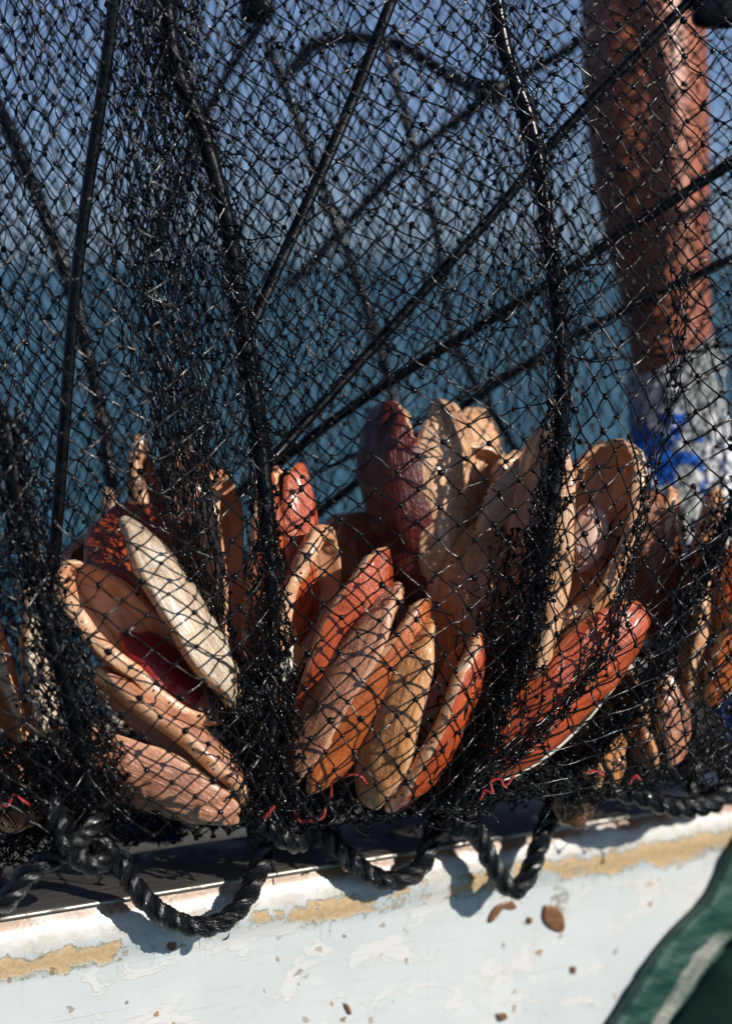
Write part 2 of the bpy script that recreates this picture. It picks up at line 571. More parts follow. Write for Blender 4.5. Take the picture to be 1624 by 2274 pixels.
t.l(t.math('MAXIMUM', t.step(n_mid, 0.3, 0.7, 0.28, 0.45), t.math('MULTIPLY', bandm, 0.55)), t.b.inputs['Roughness'])
hgt = t.math('SUBTRACT', t.math('ADD', t.math('MULTIPLY', prim, 0.35), t.math('MULTIPLY', n_mid, 0.5)), t.math('MULTIPLY', t.math('MAXIMUM', bandm, chip), 0.8))
hgt = t.math('ADD', hgt, t.math('MULTIPLY', spk, 0.5))
t.bump(hgt, 0.45, 0.0012)
M_HULL = t.m

t = NT('scratched_metal')
uv = coords(t, 'UV')
s1 = t.noise(t.mapping(uv, (6, 700, 1)), 1, 3, 0.6)
s2 = t.step(t.noise(t.mapping(uv, (40, 500, 1), rot=(0, 0, 0.7)), 1, 3, 0.6), 0.62, 0.68)
s3 = t.step(t.noise(t.mapping(uv, (30, 600, 1), rot=(0, 0, -0.45)), 1, 3, 0.6), 0.62, 0.68)
dirt = t.step(t.noise(uv, 40, 5, 0.65), 0.5, 0.7)
t.base(t.mix(t.math('MULTIPLY', dirt, 0.6), t.mix(s1, (0.24, 0.225, 0.20), (0.42, 0.395, 0.35)), (0.05, 0.042, 0.032)))
t.setv(Metallic=0.9)
t.l(t.math('ADD', t.step(s1, 0.3, 0.7, 0.34, 0.5), t.math('MULTIPLY', dirt, 0.25)), t.b.inputs['Roughness'])
t.bump(t.math('ADD', t.math('MAXIMUM', s2, s3), t.math('MULTIPLY', s1, 0.4)), 0.35, 0.0006)
M_METAL = t.m

t = NT('shade_dark_deck')
v = coords(t)
t.base(t.mix(t.noise(v, 12, 5), (0.006, 0.0065, 0.007), (0.016, 0.016, 0.016)))  # near-black colour stands in for the shade inside the boat
t.setv(Roughness=0.35)
M_DECK = t.m

t = NT('sea_water')
v = coords(t)
wv = t.math('ADD', t.noise(t.mapping(v, (1.0, 2.2, 1)), 0.55, 6, 0.62, 0.4), t.math('MULTIPLY', t.noise(v, 3.2, 4, 0.6), 0.3))
t.base((0.009, 0.115, 0.150))
t.setv(Roughness=0.22, IOR=1.33)
t.bump(wv, 1.0, 1.1)
M_SEA = t.m

t = NT('sunburnt_skin')
v = coords(t)
s_ = t.noise(v, 26, 5, 0.6, 0.5)
c = t.mix(t.step(s_, 0.3, 0.7), (0.37, 0.112, 0.054), (0.43, 0.145, 0.072))
c = t.mix(t.step(t.noise(v, 110, 4, 0.6), 0.6, 0.8, 0, 0.25), c, (0.30, 0.07, 0.04))
t.base(c)
t.setv(Roughness=0.42)
t.b.inputs['Subsurface Weight'].default_value = 0.0
t.bump(t.noise(v, 520, 4, 0.6), 0.12, 0.0008)
M_SKIN = t.m

t = NT('white_blue_knit')
v = coords(t)
gz = t.n('ShaderNodeSeparateXYZ'); t.l(v, gz.inputs[0])
GZ = [float(W(1480, yy, 1.57)[2]) for yy in (1130, 1050, 930, 850)]
GX = [float(W(xx, 1000, 1.57)[0]) for xx in (1530, 1600)]
zone = t.math('MULTIPLY', t.math('MULTIPLY', t.step(gz.outputs[2], GZ[0], GZ[1]), t.step(gz.outputs[2], GZ[3], GZ[2])), t.step(gz.outputs[0], GX[1], GX[0]))
bl = t.math('ADD', t.noise(v, 30, 5, 0.62, 1.0), t.math('MULTIPLY', t.math('SUBTRACT', zone, 0.62), 0.16))
zz = t.n('ShaderNodeSeparateXYZ'); t.l(v, zz.inputs[0])
knit = t.noise(t.mapping(v, (330, 330, 120)), 1, 2, 0.5)
c = t.mix(t.step(knit, 0.35, 0.65), (0.62, 0.63, 0.64), (0.82, 0.83, 0.83))
c = t.mix(t.step(t.noise(t.mapping(v, (26, 26, 4)), 1, 4, 0.6, 0.4), 0.50, 0.60, 0, 0.75), c, (0.13, 0.16, 0.15))  # grey-green vertical streaks paint in the shadow of the pipes
blm = t.step(bl, 0.52, 0.545)
c = t.mix(blm, c, t.mix(t.noise(v, 90, 3), (0.006, 0.07, 0.42), (0.015, 0.18, 0.75)))
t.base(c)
t.l(t.step(blm, 0, 1, 0.75, 0.25), t.b.inputs['Roughness'])
t.bump(t.math('ADD', knit, t.math('MULTIPLY', blm, 0.6)), 0.8, 0.0016)
M_GLOVE = t.m

t = NT('dark_green_tarp')
uv = coords(t, 'UV')
g = t.noise(uv, 3.0, 6, 0.65, 0.3)
c = t.mix(t.step(g, 0.3, 0.7), (0.006, 0.046, 0.035), (0.015, 0.078, 0.058))
sep = t.n('ShaderNodeSeparateXYZ'); t.l(uv, sep.inputs[0])
ux = t.math('ADD', sep.outputs[0], t.math('MULTIPLY', t.math('SUBTRACT', t.noise(uv, 6, 4, 0.6), 0.5), 0.10))
worn = t.math('MULTIPLY', t.math('MULTIPLY', t.step(ux, 0.215, 0.24), t.step(ux, 0.335, 0.31)), t.step(sep.outputs[1], 0.38, 0.50))
fade = t.math('MULTIPLY', t.step(t.noise(t.mapping(uv, (40, 4, 1)), 1, 4, 0.65), 0.22, 0.5), worn)
c = t.mix(t.math('MULTIPLY', fade, 0.85), c, (0.30, 0.31, 0.27))
c = t.mix(t.step(t.noise(uv, 22, 5, 0.7), 0.60, 0.74, 0, 0.45), c, (0.16, 0.22, 0.20))
t.base(c)
t.setv(Roughness=0.55)
t.bump(t.math('ADD', t.noise(uv, 26, 5, 0.65), t.math('MULTIPLY', t.noise(t.mapping(uv, (3, 14, 1)), 3, 4, 0.6), 1.2)), 0.5, 0.004)
M_TARP = t.m
t = NT('bright_green_mesh_cloth')
uv = coords(t, 'UV')
wv1 = t.n('ShaderNodeTexWave'); wv1.inputs['Scale'].default_value = 26; t.l(uv, wv1.inputs['Vector'])
wv2 = t.n('ShaderNodeTexWave', bands_direction='Y'); wv2.inputs['Scale'].default_value = 26; t.l(uv, wv2.inputs['Vector'])
w_ = t.math('MULTIPLY', wv1.outputs['Fac'], wv2.outputs['Fac'])
t.base(t.mix(w_, (0.004, 0.05, 0.02), (0.012, 0.16, 0.055)))
t.setv(Roughness=0.7)
t.bump(w_, 0.5, 0.001)
M_GCLOTH = t.m
t = NT('blue_plastic'); v = coords(t)
t.base(t.mix(t.noise(v, 40, 4), (0.01, 0.05, 0.28), (0.03, 0.13, 0.5))); t.setv(Roughness=0.35); M_BLUE = t.m
t = NT('wet_brown_mud'); v = coords(t)
t.base(t.mix(t.noise(v, 160, 5), (0.09, 0.035, 0.015), (0.26, 0.13, 0.06))); t.setv(Roughness=0.25)
t.bump(t.noise(v, 260, 4), 0.6, 0.001); M_MUD = t.m
t = NT('clear_water'); t.base((1, 1, 1)); t.setv(Roughness=0.0, IOR=1.33)
t.b.inputs['Transmission Weight'].default_value = 1.0; M_DROP = t.m

# ------------------------------------------------------------------ sea
xs = np.array([-9000, -60, -20, 0, 20, 60, 9000.0]); ys = np.array([-300, -20, 4, 30, 120, 15000.0])
gx, gy = np.meshgrid(xs, ys)
V = np.stack([gx.ravel(), gy.ravel(), np.zeros(gx.size)], 1)
F = [(j * 7 + i, j * 7 + i + 1, (j + 1) * 7 + i + 1, (j + 1) * 7 + i) for j in range(5) for i in range(6)]
tag(mesh_obj('sea', V, F, M_SEA), kind='structure')

# ------------------------------------------------------------------ boat
def ray_z(px, py, z):
    d = (W(px, py, 1.0) - CAM)
    return CAM + d * ((z - CAM[2]) / d[2])


dirA = W(0, 2036, 1.275)
RAIL_Z = dirA[2]
A_, B_ = ray_z(0, 2036, RAIL_Z), ray_z(1624, 1772, RAIL_Z)
E_ = (B_ - A_); E_[2] = 0; E_ /= np.linalg.norm(E_)
N_ = np.array([E_[1], -E_[0], 0.0])
HB = 0.48
O_ = A_ - N_ * HB


def half_beam(s):
    s = np.asarray(s, float)
    f = np.clip((s - 1.4) / 3.2, 0, 1)
    g = np.clip((-s - 1.2) / 2.5, 0, 1)
    return HB * (1 - f ** 2.2) * (1 - 0.12 * g ** 2)


def bpt(s, off, dz, side=1):
    b = half_beam(s)
    dz = dz - (0.10 if side < 0 else 0.0)
    return O_ + E_ * s + N_ * side * np.maximum(b + off, 0.0) + np.array([0, 0, dz + 0.18 * max(0, (s - 1.4) / 3.2) ** 2])


boat = empty('boat', A_ - N_ * HB - np.array([0, 0, RAIL_Z]))
tag(boat, 'weathered white and pale blue painted boat under the net trap', 'boat')
prof = [(0.000, -0.0015, 0.0), (0.0022, -0.0055, 0.005), (0.0055, -0.011, 0.011), (0.0080, -0.018, 0.018), (0.0080, -0.026, 0.026), (0.0050, -0.034, 0.034), (0.0015, -0.041, 0.041), (0.0, -0.05, 0.05),
        (0.0, -0.12, 0.12), (-0.002, -0.24, 0.24), (-0.05, -0.45, 0.45), (-0.17, -0.68, 0.70), (-0.32, -0.80, 0.9), (-0.48, -0.84, 1.1)]
SS = np.r_[np.linspace(-3.7, -0.3, 12), np.linspace(-0.2, 1.3, 16), np.linspace(1.4, 4.6, 26)]


def hull_side(side):
    V, F, uv = [], [], []
    k = len(prof)
    for s in SS:
        for off, dz, vv in prof:
            V.append(bpt(s, off, dz, side)); uv.append((s, vv))
    for i in range(len(SS) - 1):
        for j in range(k - 1):
            q = (i * k + j, (i + 1) * k + j, (i + 1) * k + j + 1, i * k + j + 1)
            F.append(q if side < 0 else q[::-1])
    return mesh_obj('hull_side', np.array(V), F, M_HULL, boat, uv=uv)


hull_side(1); hull_side(-1)
# transom
V = [bpt(SS[0], o, z, 1) for o, z, _ in prof] + [bpt(SS[0], o, z, -1) for o, z, _ in prof][::-1]
mesh_obj('transom', V, [tuple(range(len(V)))], M_HULL, boat, smooth=False, uv=[(0.1 * i, 0.2) for i in range(len(V))])


def strip(side):
    V, F, uv = [], [], []
    sec = [(0.0035, -0.0022), (0.0042, -0.0006), (0.0036, 0.0008), (0.0020, 0.0016), (-0.040, 0.0022), (-0.084, 0.0018), (-0.088, 0.0005), (-0.088, -0.012)]
    k = len(sec)
    for s in SS:
        for q, (o, z) in enumerate(sec):
            V.append(bpt(s, o, z, side)); uv.append((s, -o))
    for i in range(len(SS) - 1):
        for j in range(k - 1):
            F.append((i * k + j, (i + 1) * k + j, (i + 1) * k + j + 1, i * k + j + 1))
    return mesh_obj('metal_strip', np.array(V), F, M_METAL, boat, uv=uv)


strip(1); strip(-1)
for side in (1, -1):
    V, F, uv = [], [], []
    for s in SS:
        V += [bpt(s, -0.0865, -0.004, side), bpt(s, -0.095, -0.16, side)]; uv += [(s, 0.3), (s, 0.45)]
    for i in range(len(SS) - 1):
        F.append((2 * i, 2 * i + 2, 2 * i + 3, 2 * i + 1))
    mesh_obj('inner_side', np.array(V), F, M_DECK, boat, uv=uv)
V, F = [], []
for s in SS:
    V += [bpt(s, -0.094, -0.155, 1), bpt(s, -0.094, -0.155, -1)]
for i in range(len(SS) - 1):
    F.append((2 * i, 2 * i + 2, 2 * i + 3, 2 * i + 1))
mesh_obj('deck', np.array(V), F, M_DECK, boat)


def hull_pt(px, py, off=0.0):
    """where the picture ray meets the boat's painted side"""
    d = W(px, py, 1.0) - CAM
    p0 = A_ + N_ * (0.001 + off)
    return CAM + d * (np.dot(p0 - CAM, N_) / np.dot(d, N_))


def rail_d(px):
    return np.interp(px, [-200, 0, 1624, 1900], [1.247, 1.275, np.dot(B_ - CAM, FWD), np.dot(B_ - CAM, FWD) + 0.05])


# ------------------------------------------------------------------ green tarp at the lower right
def tarp():
    root = empty('green_tarp', hull_pt(1560, 2200, 0.02))
    tag(root, 'dark green tarpaulin with a worn grey crease against the white boat side at lower right', 'tarpaulin')
    edge = crom([(1655, 1800), (1624, 1862), (1590, 1945), (1560, 2000), (1495, 2065), (1450, 2120), (1405, 2190), (1350, 2275), (1290, 2370)], 60)
    fc = 0.36

    def lift(f, tt):
        w = 0.0012 * math.sin(21 * tt + 9 * f) + 0.0009 * math.sin(47 * tt - 13 * f) + 0.0007 * math.sin(83 * tt + 31 * f)
        if f < fc:
            return 0.003 + 0.010 * min(1, f / 0.05) * (1 - 0.75 * f / fc) + w * min(1, f / 0.05)
        return 0.0055 + 0.17 * (f - fc) + w
    V, uv = [], []
    cols_ = np.r_[np.linspace(0, 0.05, 3), np.linspace(0.08, fc, 9), np.linspace(fc + 0.02, 1.0, 16)]
    for i, (x, y) in enumerate(edge):
        tt = i / 59
        for f in cols_:
            V.append(hull_pt(x + f * 330, y + f * 95, lift(f, tt))); uv.append((f, tt))
    k = len(cols_)
    F = [(i * k + j, i * k + j + 1, (i + 1) * k + j + 1, (i + 1) * k + j) for i in range(59) for j in range(k - 1)]
    o = mesh_obj('sheet', np.array(V), F, M_TARP, root, uv=uv)
    m = o.modifiers.new('thickness', 'SOLIDIFY'); m.thickness = 0.0016
    V, uv = [], []
    for i in range(30):
        tt = 0.62 + i * 0.38 / 29
        x, y = edge[int(round(tt * 59))]
        f0 = 0.86 - 0.22 * (tt - 0.62) / 0.38
        for q, f in enumerate(np.linspace(f0, f0 + 0.6, 8)):
            V.append(hull_pt(x + f * 330, y + f * 95, lift(f, tt) + 0.006 + 0.020 * (1 - math.exp(-q * 0.8)) - 0.10 * (f - f0) + 0.0015 * math.sin(i * 0.9 + q)))
            uv.append((q * 0.3, i * 0.1))
    F = [(i * 8 + j, i * 8 + j + 1, (i + 1) * 8 + j + 1, (i + 1) * 8 + j) for i in range(29) for j in range(7)]
    c = mesh_obj('green_cloth', np.array(V), F, M_GCLOTH, None, uv=uv)
    m = c.modifiers.new('thickness', 'SOLIDIFY'); m.thickness = 0.0012
    tag(c, 'bright green woven cloth lying over the dark green tarpaulin in the corner', 'cloth')


tarp()

# ------------------------------------------------------------------ shells
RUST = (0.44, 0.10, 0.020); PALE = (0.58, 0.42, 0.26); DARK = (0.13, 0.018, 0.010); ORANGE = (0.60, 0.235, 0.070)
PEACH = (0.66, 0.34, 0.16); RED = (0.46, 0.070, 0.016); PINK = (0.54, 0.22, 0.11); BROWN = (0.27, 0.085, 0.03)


def valve_mesh(L, Wd, D, sgn, seed):
    """one half of a shell: oblong bowl, thick bevelled rim, hollow inside; hinge at the origin, long axis +X"""
    rg = np.random.RandomState(seed)
    nph = 64
    ph = np.linspace(0, 2 * np.pi, nph, endpoint=False)
    ex = np.cos(ph); ey = np.sin(ph)
    cx = 0.5 * L
    ox = cx + 0.5 * L * np.sign(ex) * np.abs(ex) ** 0.84
    tt = np.clip(ox / L, 0, 1)
    wprof = 0.74 + 0.55 * tt - 0.36 * tt ** 2
    oy = Wd * np.sign(ey) * np.abs(ey) ** 0.84 * wprof
    k = np.arange(1, 14)
    am = rg.randn(13) / (k ** 0.7) * 0.014
    pw = rg.rand(13) * 6.28
    e = 1 + (am[:, None] * np.sin(k[:, None] * ph[None] + pw[:, None])).sum(0) + rg.randn(nph) * 0.0065 - 0.05 * (rg.rand(nph) < 0.03)
    ox = cx + (ox - cx) * e; oy = oy * e
    tx = np.roll(ox, -1) - np.roll(ox, 1); ty = np.roll(oy, -1) - np.roll(oy, 1)
    tl = np.hypot(tx, ty); nx, ny = ty / tl, -tx / tl
    bend = 0.05 * L * (rg.rand() - 0.25)
    ez = 0.0016 * np.sin(3 * ph + pw[0]) + 0.0010 * np.sin(7 * ph + pw[1])
    z0 = 0.0064
    rw = min(0.0078, 0.27 * Wd) * (1 + 0.22 * np.sin(2 * ph + pw[2]))
    ccx = cx - 0.06 * L
    V, uv, rows = [], [], []

    def ring(x, y, zz, rho):
        z = zz + ez * min(1, rho * 1.1) + bend * np.clip(x / L, 0, 1) ** 2
        rows.append(len(V))
        for q in range(nph):
            V.append((x[q], y[q], sgn * z[q])); uv.append((q / nph, rho))

    def at(x, y, f):
        return ccx + (x - ccx) * f, y * f
    V.append((ccx, 0, sgn * (D + z0 + bend * 0.2))); uv.append((0, 0))
    ro = np.sin(np.linspace(0.0, np.pi / 2, 11))[1:]
    for r in ro:
        x, y = at(ox, oy, r)
        ring(x, y, z0 + D * (1 - r ** 2.6) ** 0.66 + 0.0005 * math.sin(r * 46) + (0.0007 * np.sin(5 * ph + pw[3]) + 0.0005 * np.sin(11 * ph + pw[4] + 6 * r) + 0.0004 * np.sin(17 * ph + pw[5])) * r, r)
    ring(ox - nx * rw * 0.06, oy - ny * rw * 0.06, z0 - 0.0016, 1.0)
    ring(ox - nx * rw * 0.45, oy - ny * rw * 0.45, 0.0022, 1.0)
    ring(ox - nx * rw * 0.88, oy - ny * rw * 0.88, 0.0002, 1.0)
    ix, iy = ox - nx * rw, oy - ny * rw
    ring(ix, iy, 0.0008, 1.0)
    ri = np.sin(np.linspace(0.0, np.pi / 2, 10))[1:][::-1]
    for r in ri:
        f = r * 0.985
        x, y = at(ix, iy, f)
        ring(x, y, 0.0022 + (D + z0 - 0.005) * (1 - f ** 2.8) ** 0.62, f)
    last = len(V)
    V.append((ccx, 0, sgn * (D + z0 - 0.0028 + bend * 0.2))); uv.append((0, 0))
    F, mi = [], []
    no = len(ro)
    for q in range(nph):
        F.append((0, rows[0] + q, rows[0] + (q + 1) % nph)); mi.append(0)
    for j in range(len(rows) - 1):
        m = 0 if j < no - 1 else (1 if j < no + 3 else 2)
        for q in range(nph):
            F.append((rows[j] + q, rows[j + 1] + q, rows[j + 1] + (q + 1) % nph, rows[j] + (q + 1) % nph)); mi.append(m)
    for q in range(nph):
        F.append((rows[-1] + (q + 1) % nph, rows[-1] + q, last)); mi.append(2)
    if sgn < 0:
        F = [f[::-1] for f in F]
    pc = []
    n = int(30 + rg.randint(10))
    for i in range(n):
        q = int((i + 0.6 * rg.rand()) / n * nph) % nph
        dd = rw[q] * (0.42 + 0.14 * rg.randn())
        x = ox[q] - nx[q] * dd; y = oy[q] - ny[q] * dd
        if x < 0.07 * L: continue
        z = np.interp(dd / rw[q], [0.06, 0.45, 0.88], [z0 - 0.0016, 0.0022, 0.0002]) + ez[q] + bend * np.clip(x / L, 0, 1) ** 2
        pc.append((x, y, sgn * z))
    return V, F, mi, uv, np.array(pc)


def shell(hinge, tip, rollA, rollB, opening, wd, label, colA, colB, seed, dp=0.58, split=0.5):
    """half A lies to the right of the hinge-to-tip line as seen here, half B to the left"""
    h = W(*hinge); tpt = W(*tip)
    X = tpt - h; L = np.linalg.norm(X); X /= L
    mid = (h + tpt) / 2
    N0 = CAM - mid; N0 -= X * N0.dot(X); N0 /= np.linalg.norm(N0)
    B0 = np.cross(X, N0)
    Y0 = np.cross(B0, X)
    root = empty('clam_shell', h)
    root.rotation_euler = Matrix((X, Y0, B0)).transposed().to_euler()
    tag(root, label, 'clam shell', 'orange clam shells packed in the net')
    Wd = wd / 2 / 4241.0 * hinge[2]
    D = dp * Wd
    out = []
    for sgn, c, fr, rl in ((1, colA, split, rollA), (-1, colB, 1 - split, rollB)):
        Vv, F, mi, uv, pc = valve_mesh(L, Wd, D, sgn, seed * 2 + (sgn > 0))
        o = mesh_obj('valve', Vv, F, None, None, mats=[M_OUT, M_RIM, M_IN], midx=mi, uv=uv)
        o.parent = root
        # turn about the long axis, then swing open about the hinge
        o.rotation_euler = (Matrix.Rotation(-sgn * R_(opening * fr), 3, 'Y') @ Matrix.Rotation(R_(rl) * -1, 3, 'X')).to_euler()
        o.color = (*c, 1)
        rg = np.random.RandomState(seed)
        pv, pf = blobs(pc, 0.0011 * (0.5 + 0.8 * rg.rand(len(pc))), 0, rg)
        p = mixed_mesh('rim_pores', [(pv, pf)], M_PORE)
        p.parent = o
        p['kind'] = 'stuff'
        out.append(o)
    return root, out, L, Wd, D


def lump(name, mat, parent, centre, scale, seed):
    v, f = ico(3)
    rg = np.random.RandomState(seed)
    d = 1 + 0.08 * np.sin(v @ rg.randn(3) * 3 + 1) + 0.06 * np.sin(v @ rg.randn(3) * 5)
    o = mesh_obj(name, v * d[:, None] * np.array(scale) + np.array(centre), f, mat)
    o.parent = parent
    return o


# hinge (px,py,depth), tip, turn of half A and half B, opening, width
s1 = shell((510, 1592, 1.308), (188, 1205, 1.308), 10, 50, 15, 220, 'gaping clam shell at left with pale striped front half and red flesh inside', PALE, RUST, 1)
lump('meat', M_MEAT, s1[1][1], (0.060, 0.000, -0.011), (0.034, 0.018, 0.011), 3)
shell((480, 1480, 1.392), (200, 1165, 1.392), 60, 66, 8, 300, 'rusty red domed clam shell rising behind the gaping pale one at left', RED, RED, 2)
shell((545, 1800, 1.298), (155, 1560, 1.303), -14, -36, 13, 205, 'glossy pinkish clam shell lying lowest at left just above the rope knot', PINK, PINK, 3)
shell((540, 1510, 1.360), (552, 1035, 1.360), 20, 22, 9, 185, 'upright clam shell left of the centre pipe with pale rim and orange half', RED, PEACH, 4)
shell((655, 1440, 1.365), (632, 1032, 1.365), 30, 15, 2, 130, 'narrow upright rust red clam shell just right of the centre pipe', RED, RED, 5)
s6 = shell((640, 1600, 1.336), (798, 1186, 1.338), 24, 30, 13, 215, 'half open clam shell with peach inside, right of the centre pipe', RED, PEACH, 6)
shell((662, 1752, 1.320), (918, 1308, 1.324), 14, -20, 5, 205, 'nearly closed clam shell with pinkish left half and rust right half, leaning right', RUST, PINK, 7)
shell((842, 1798, 1.318), (1002, 1380, 1.322), -12, -30, 11, 225, 'orange streaked clam shell low in the middle with dark gap and red rim', RED, ORANGE, 8)
shell((955, 1360, 1.410), (925, 885, 1.410), 26, -34, 11, 255, 'tallest clam shell in the middle with dark shaded maroon left half', PEACH, (0.10, 0.014, 0.008), 9)  # left half's dark tint carries the shade of its unlit side
shell((1050, 1290, 1.440), (1008, 905, 1.440), 40, -20, 8, 200, 'pale peach clam shell peeping over the tall maroon one', PEACH, PEACH, 10)
s11 = shell((1050, 1235, 1.395), (1122, 985, 1.397), 24, 60, 24, 235, 'wide open small clam shell with bright peach hollow behind the right pipe', PEACH, PEACH, 11)
shell((1140, 1265, 1.410), (1188, 1003, 1.412), 30, 34, 10, 160, 'small peach clam shell directly left of the right pipe', PEACH, PEACH, 12)
shell((1055, 1580, 1.385), (1080, 1160, 1.385), 74, 76, 3, 250, 'broad brown orange clam shell turned flat to the front under dense netting', (0.60, 0.25, 0.08), BROWN, 13)
s13 = shell((1208, 1428, 1.358), (1312, 950, 1.364), -62, -34, 16, 240, 'big cup shaped clam shell right of the right pipe with a pale ball of flesh', ORANGE, PEACH, 14)
lump('meat', M_PALE, s13[1][0], (0.080, -0.004, 0.007), (0.024, 0.016, 0.012), 8)
shell((1160, 1535, 1.330), (1214, 1290, 1.335), 5, 5, 4, 75, 'small slim clam shell with creamy white end beside the right pipe', PEACH, PALE, 15)
s15 = shell((1064, 1712, 1.336), (1400, 1335, 1.360), 55, 62, 2, 200, 'red brown clam shell with dark hairy hinge and white edge, leaning low at right', RED, RUST, 16)
# dark ligament and pearly edge along its lower margin
for nm, mt, yy, rr in (('ligament', M_LIG, -0.0005, 0.0052), ('pearl_edge', M_PEARL, -0.0062, 0.0019)):
    L, Wd = s15[2], s15[3]
    ph = -np.linspace(0.35, 2.75, 14)
    pts = np.stack([0.5 * L + 0.5 * L * np.cos(ph), Wd * 0.93 * np.sin(ph) + yy, np.full(14, 0.002)], 1)
    V, F, uv = ptube(pts, rr * np.sin(np.linspace(0.25, 2.9, 50)), 8, 50, wob=0.12, seed=5)
    o = mesh_obj(nm, V, F, mt, None, uv=uv); o.parent = s15[1][0]
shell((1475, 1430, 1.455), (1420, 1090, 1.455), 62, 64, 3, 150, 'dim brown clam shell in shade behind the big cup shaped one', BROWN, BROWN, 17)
shell((1505, 1410, 1.450), (1540, 1080, 1.450), 12, 14, 8, 130, 'orange clam shell with pointed pale rim in front of the white and blue glove', ORANGE, PEACH, 18)
shell((1590, 1420, 1.460), (1625, 1080, 1.460), 20, 14, 6, 130, 'orange clam shell half cut by the right picture edge behind the slanting pipe', RED, ORANGE, 19)
shell((1553, 1560, 1.405), (1630, 1210, 1.410), 12, 10, 8, 150, 'rust clam shell with wet pale rim lowest of those at the right edge', RUST, ORANGE, 20)
shell((1470, 1705, 1.415), (1435, 1480, 1.420), 10, -10, 12, 150, 'stubby folded clam shell with wet brown pink end above the coiled rope', PINK, BROWN, 21)
shell((1345, 1748, 1.400), (1318, 1560, 1.410), 14, -10, 6, 95, 'small orange clam shell end poking out just above the rope at right', ORANGE, ORANGE, 22)
shell((75, 1640, 1.300), (5, 1300, 1.305), 8, 10, 10, 150, 'clam shell at the left picture edge with pale rim and rust half', PALE, RUST, 23)
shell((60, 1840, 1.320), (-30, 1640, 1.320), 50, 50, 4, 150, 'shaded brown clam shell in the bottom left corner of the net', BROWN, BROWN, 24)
shell((400, 1330, 1.47), (345, 960, 1.47), 20, 25, 8, 130, 'blurred tan clam shell standing behind the gathered net at left', BROWN, ORANGE, 25)
shell((450, 1330, 1.47), (412, 1020, 1.47), 20, 30, 4, 110, 'blurred brown orange clam shell beside the tan one behind the gathered net', BROWN, RUST, 26)
shell((790, 1390, 1.460), (770, 1140, 1.460), 55, 60, 3, 150, 'blurred orange clam shell far back between the two centre pipes', RUST, RUST, 27)
shell((300, 1420, 1.47), (275, 1075, 1.47), 20, 25, 6, 95, 'pale slim clam shell far back at left under the black strut', BROWN, BROWN, 28)
shell((475, 1330, 1.420), (478, 1095, 1.420), 15, 15, 5, 75, 'small pale clam shell tip far back left of the orange upright one', PALE, PALE, 29)
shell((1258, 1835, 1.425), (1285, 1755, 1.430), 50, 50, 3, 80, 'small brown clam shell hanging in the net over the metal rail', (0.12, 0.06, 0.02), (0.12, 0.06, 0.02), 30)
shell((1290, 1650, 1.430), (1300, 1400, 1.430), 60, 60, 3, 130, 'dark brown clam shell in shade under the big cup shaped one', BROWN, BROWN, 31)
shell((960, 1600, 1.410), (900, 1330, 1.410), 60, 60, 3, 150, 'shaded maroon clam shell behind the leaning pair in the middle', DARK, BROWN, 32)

# ------------------------------------------------------------------ trap: frame pipes and netting
trap = empty('fishing_trap', W(800, 1850, 1.34))
tag(trap, 'black framed fishing trap of knotted netting filled with orange shells', 'fishing trap')


def pipe(name, pts, rpx, n=70, flat=1.0, sides=12):
    P = np.array(pts, float)
    V, F, uv = ptube(W(P[:, 0], P[:, 1], P[:, 2]), rpx / 4241 * P[:, 2].mean(), sides, n, flat=flat)
    return mesh_obj(name, V, F, M_PIPE, trap, uv=uv)


LEFTP = [(10, 930, 1.232), (55, 1180, 1.236), (120, 1430, 1.243), (170, 1600, 1.25), (205, 1800, 1.262)]
CENP = [(335, -460, 1.255), (380, 90, 1.27), (450, 290, 1.283), (510, 520, 1.293), (545, 750, 1.30), (575, 960, 1.303), (597, 1200, 1.303), (605, 1420, 1.30), (600, 1780, 1.292)]
RGTP = [(1060, -460, 1.325), (1110, 60, 1.325), (1180, 290, 1.325), (1228, 600, 1.325), (1248, 900, 1.325), (1215, 1180, 1.322), (1180, 1400, 1.318), (1080, 1640, 1.315), (1000, 1790, 1.315)]
FARR = [(1665, 1060, 1.40), (1570, 1250, 1.395), (1490, 1420, 1.385), (1400, 1570, 1.38), (1290, 1700, 1.385)]
pipe('hoop_pipe', LEFTP, 19)
pipe('hoop_pipe', CENP, 18)
pipe('hoop_pipe', RGTP, 17)
pipe('hoop_pipe', FARR, 17)
pipe('strut', [(262, -80, 1.262), (238, 130, 1.27), (172, 600, 1.288), (128, 1150, 1.31), (96, 1560, 1.335)], 14, flat=0.7)
pipe('strut', [(900, -80, 1.345), (762, 270, 1.335), (566, 705, 1.312), (546, 745, 1.306)], 13, flat=0.6)
pipe('strut', [(1560, -30, 1.40), (1250, 290, 1.395), (1090, 480, 1.39), (630, 990, 1.345), (583, 1045, 1.312)], 12)
pipe('strut', [(1690, 320, 1.41), (1400, 505, 1.43), (1200, 640, 1.44), (830, 870, 1.46), (600, 1040, 1.47), (380, 1210, 1.47)], 12)
pipe('strut', [(1690, 540, 1.53), (1250, 760, 1.55), (900, 990, 1.56), (640, 1190, 1.56)], 11)
pipe('hoop_pipe', [(-60, 120, 1.58), (40, 330, 1.58), (130, 560, 1.58), (180, 720, 1.58), (240, 1010, 1.58), (270, 1350, 1.56)], 17)
pipe('hoop_pipe', [(590, 90, 1.66), (650, 240, 1.66), (710, 400, 1.66), (800, 640, 1.66), (870, 870, 1.66), (930, 1150, 1.65)], 12)
pipe('hoop_pipe', [(640, 170, 1.73), (690, 105, 1.73), (770, 85, 1.73), (880, 100, 1.73), (1000, 170, 1.73), (1090, 215, 1.73)], 16)
pipe('hoop_pipe', [(840, 60, 1.65), (900, 260, 1.65), (960, 480, 1.65), (1010, 760, 1.65), (1150, 1010, 1.64)], 10)
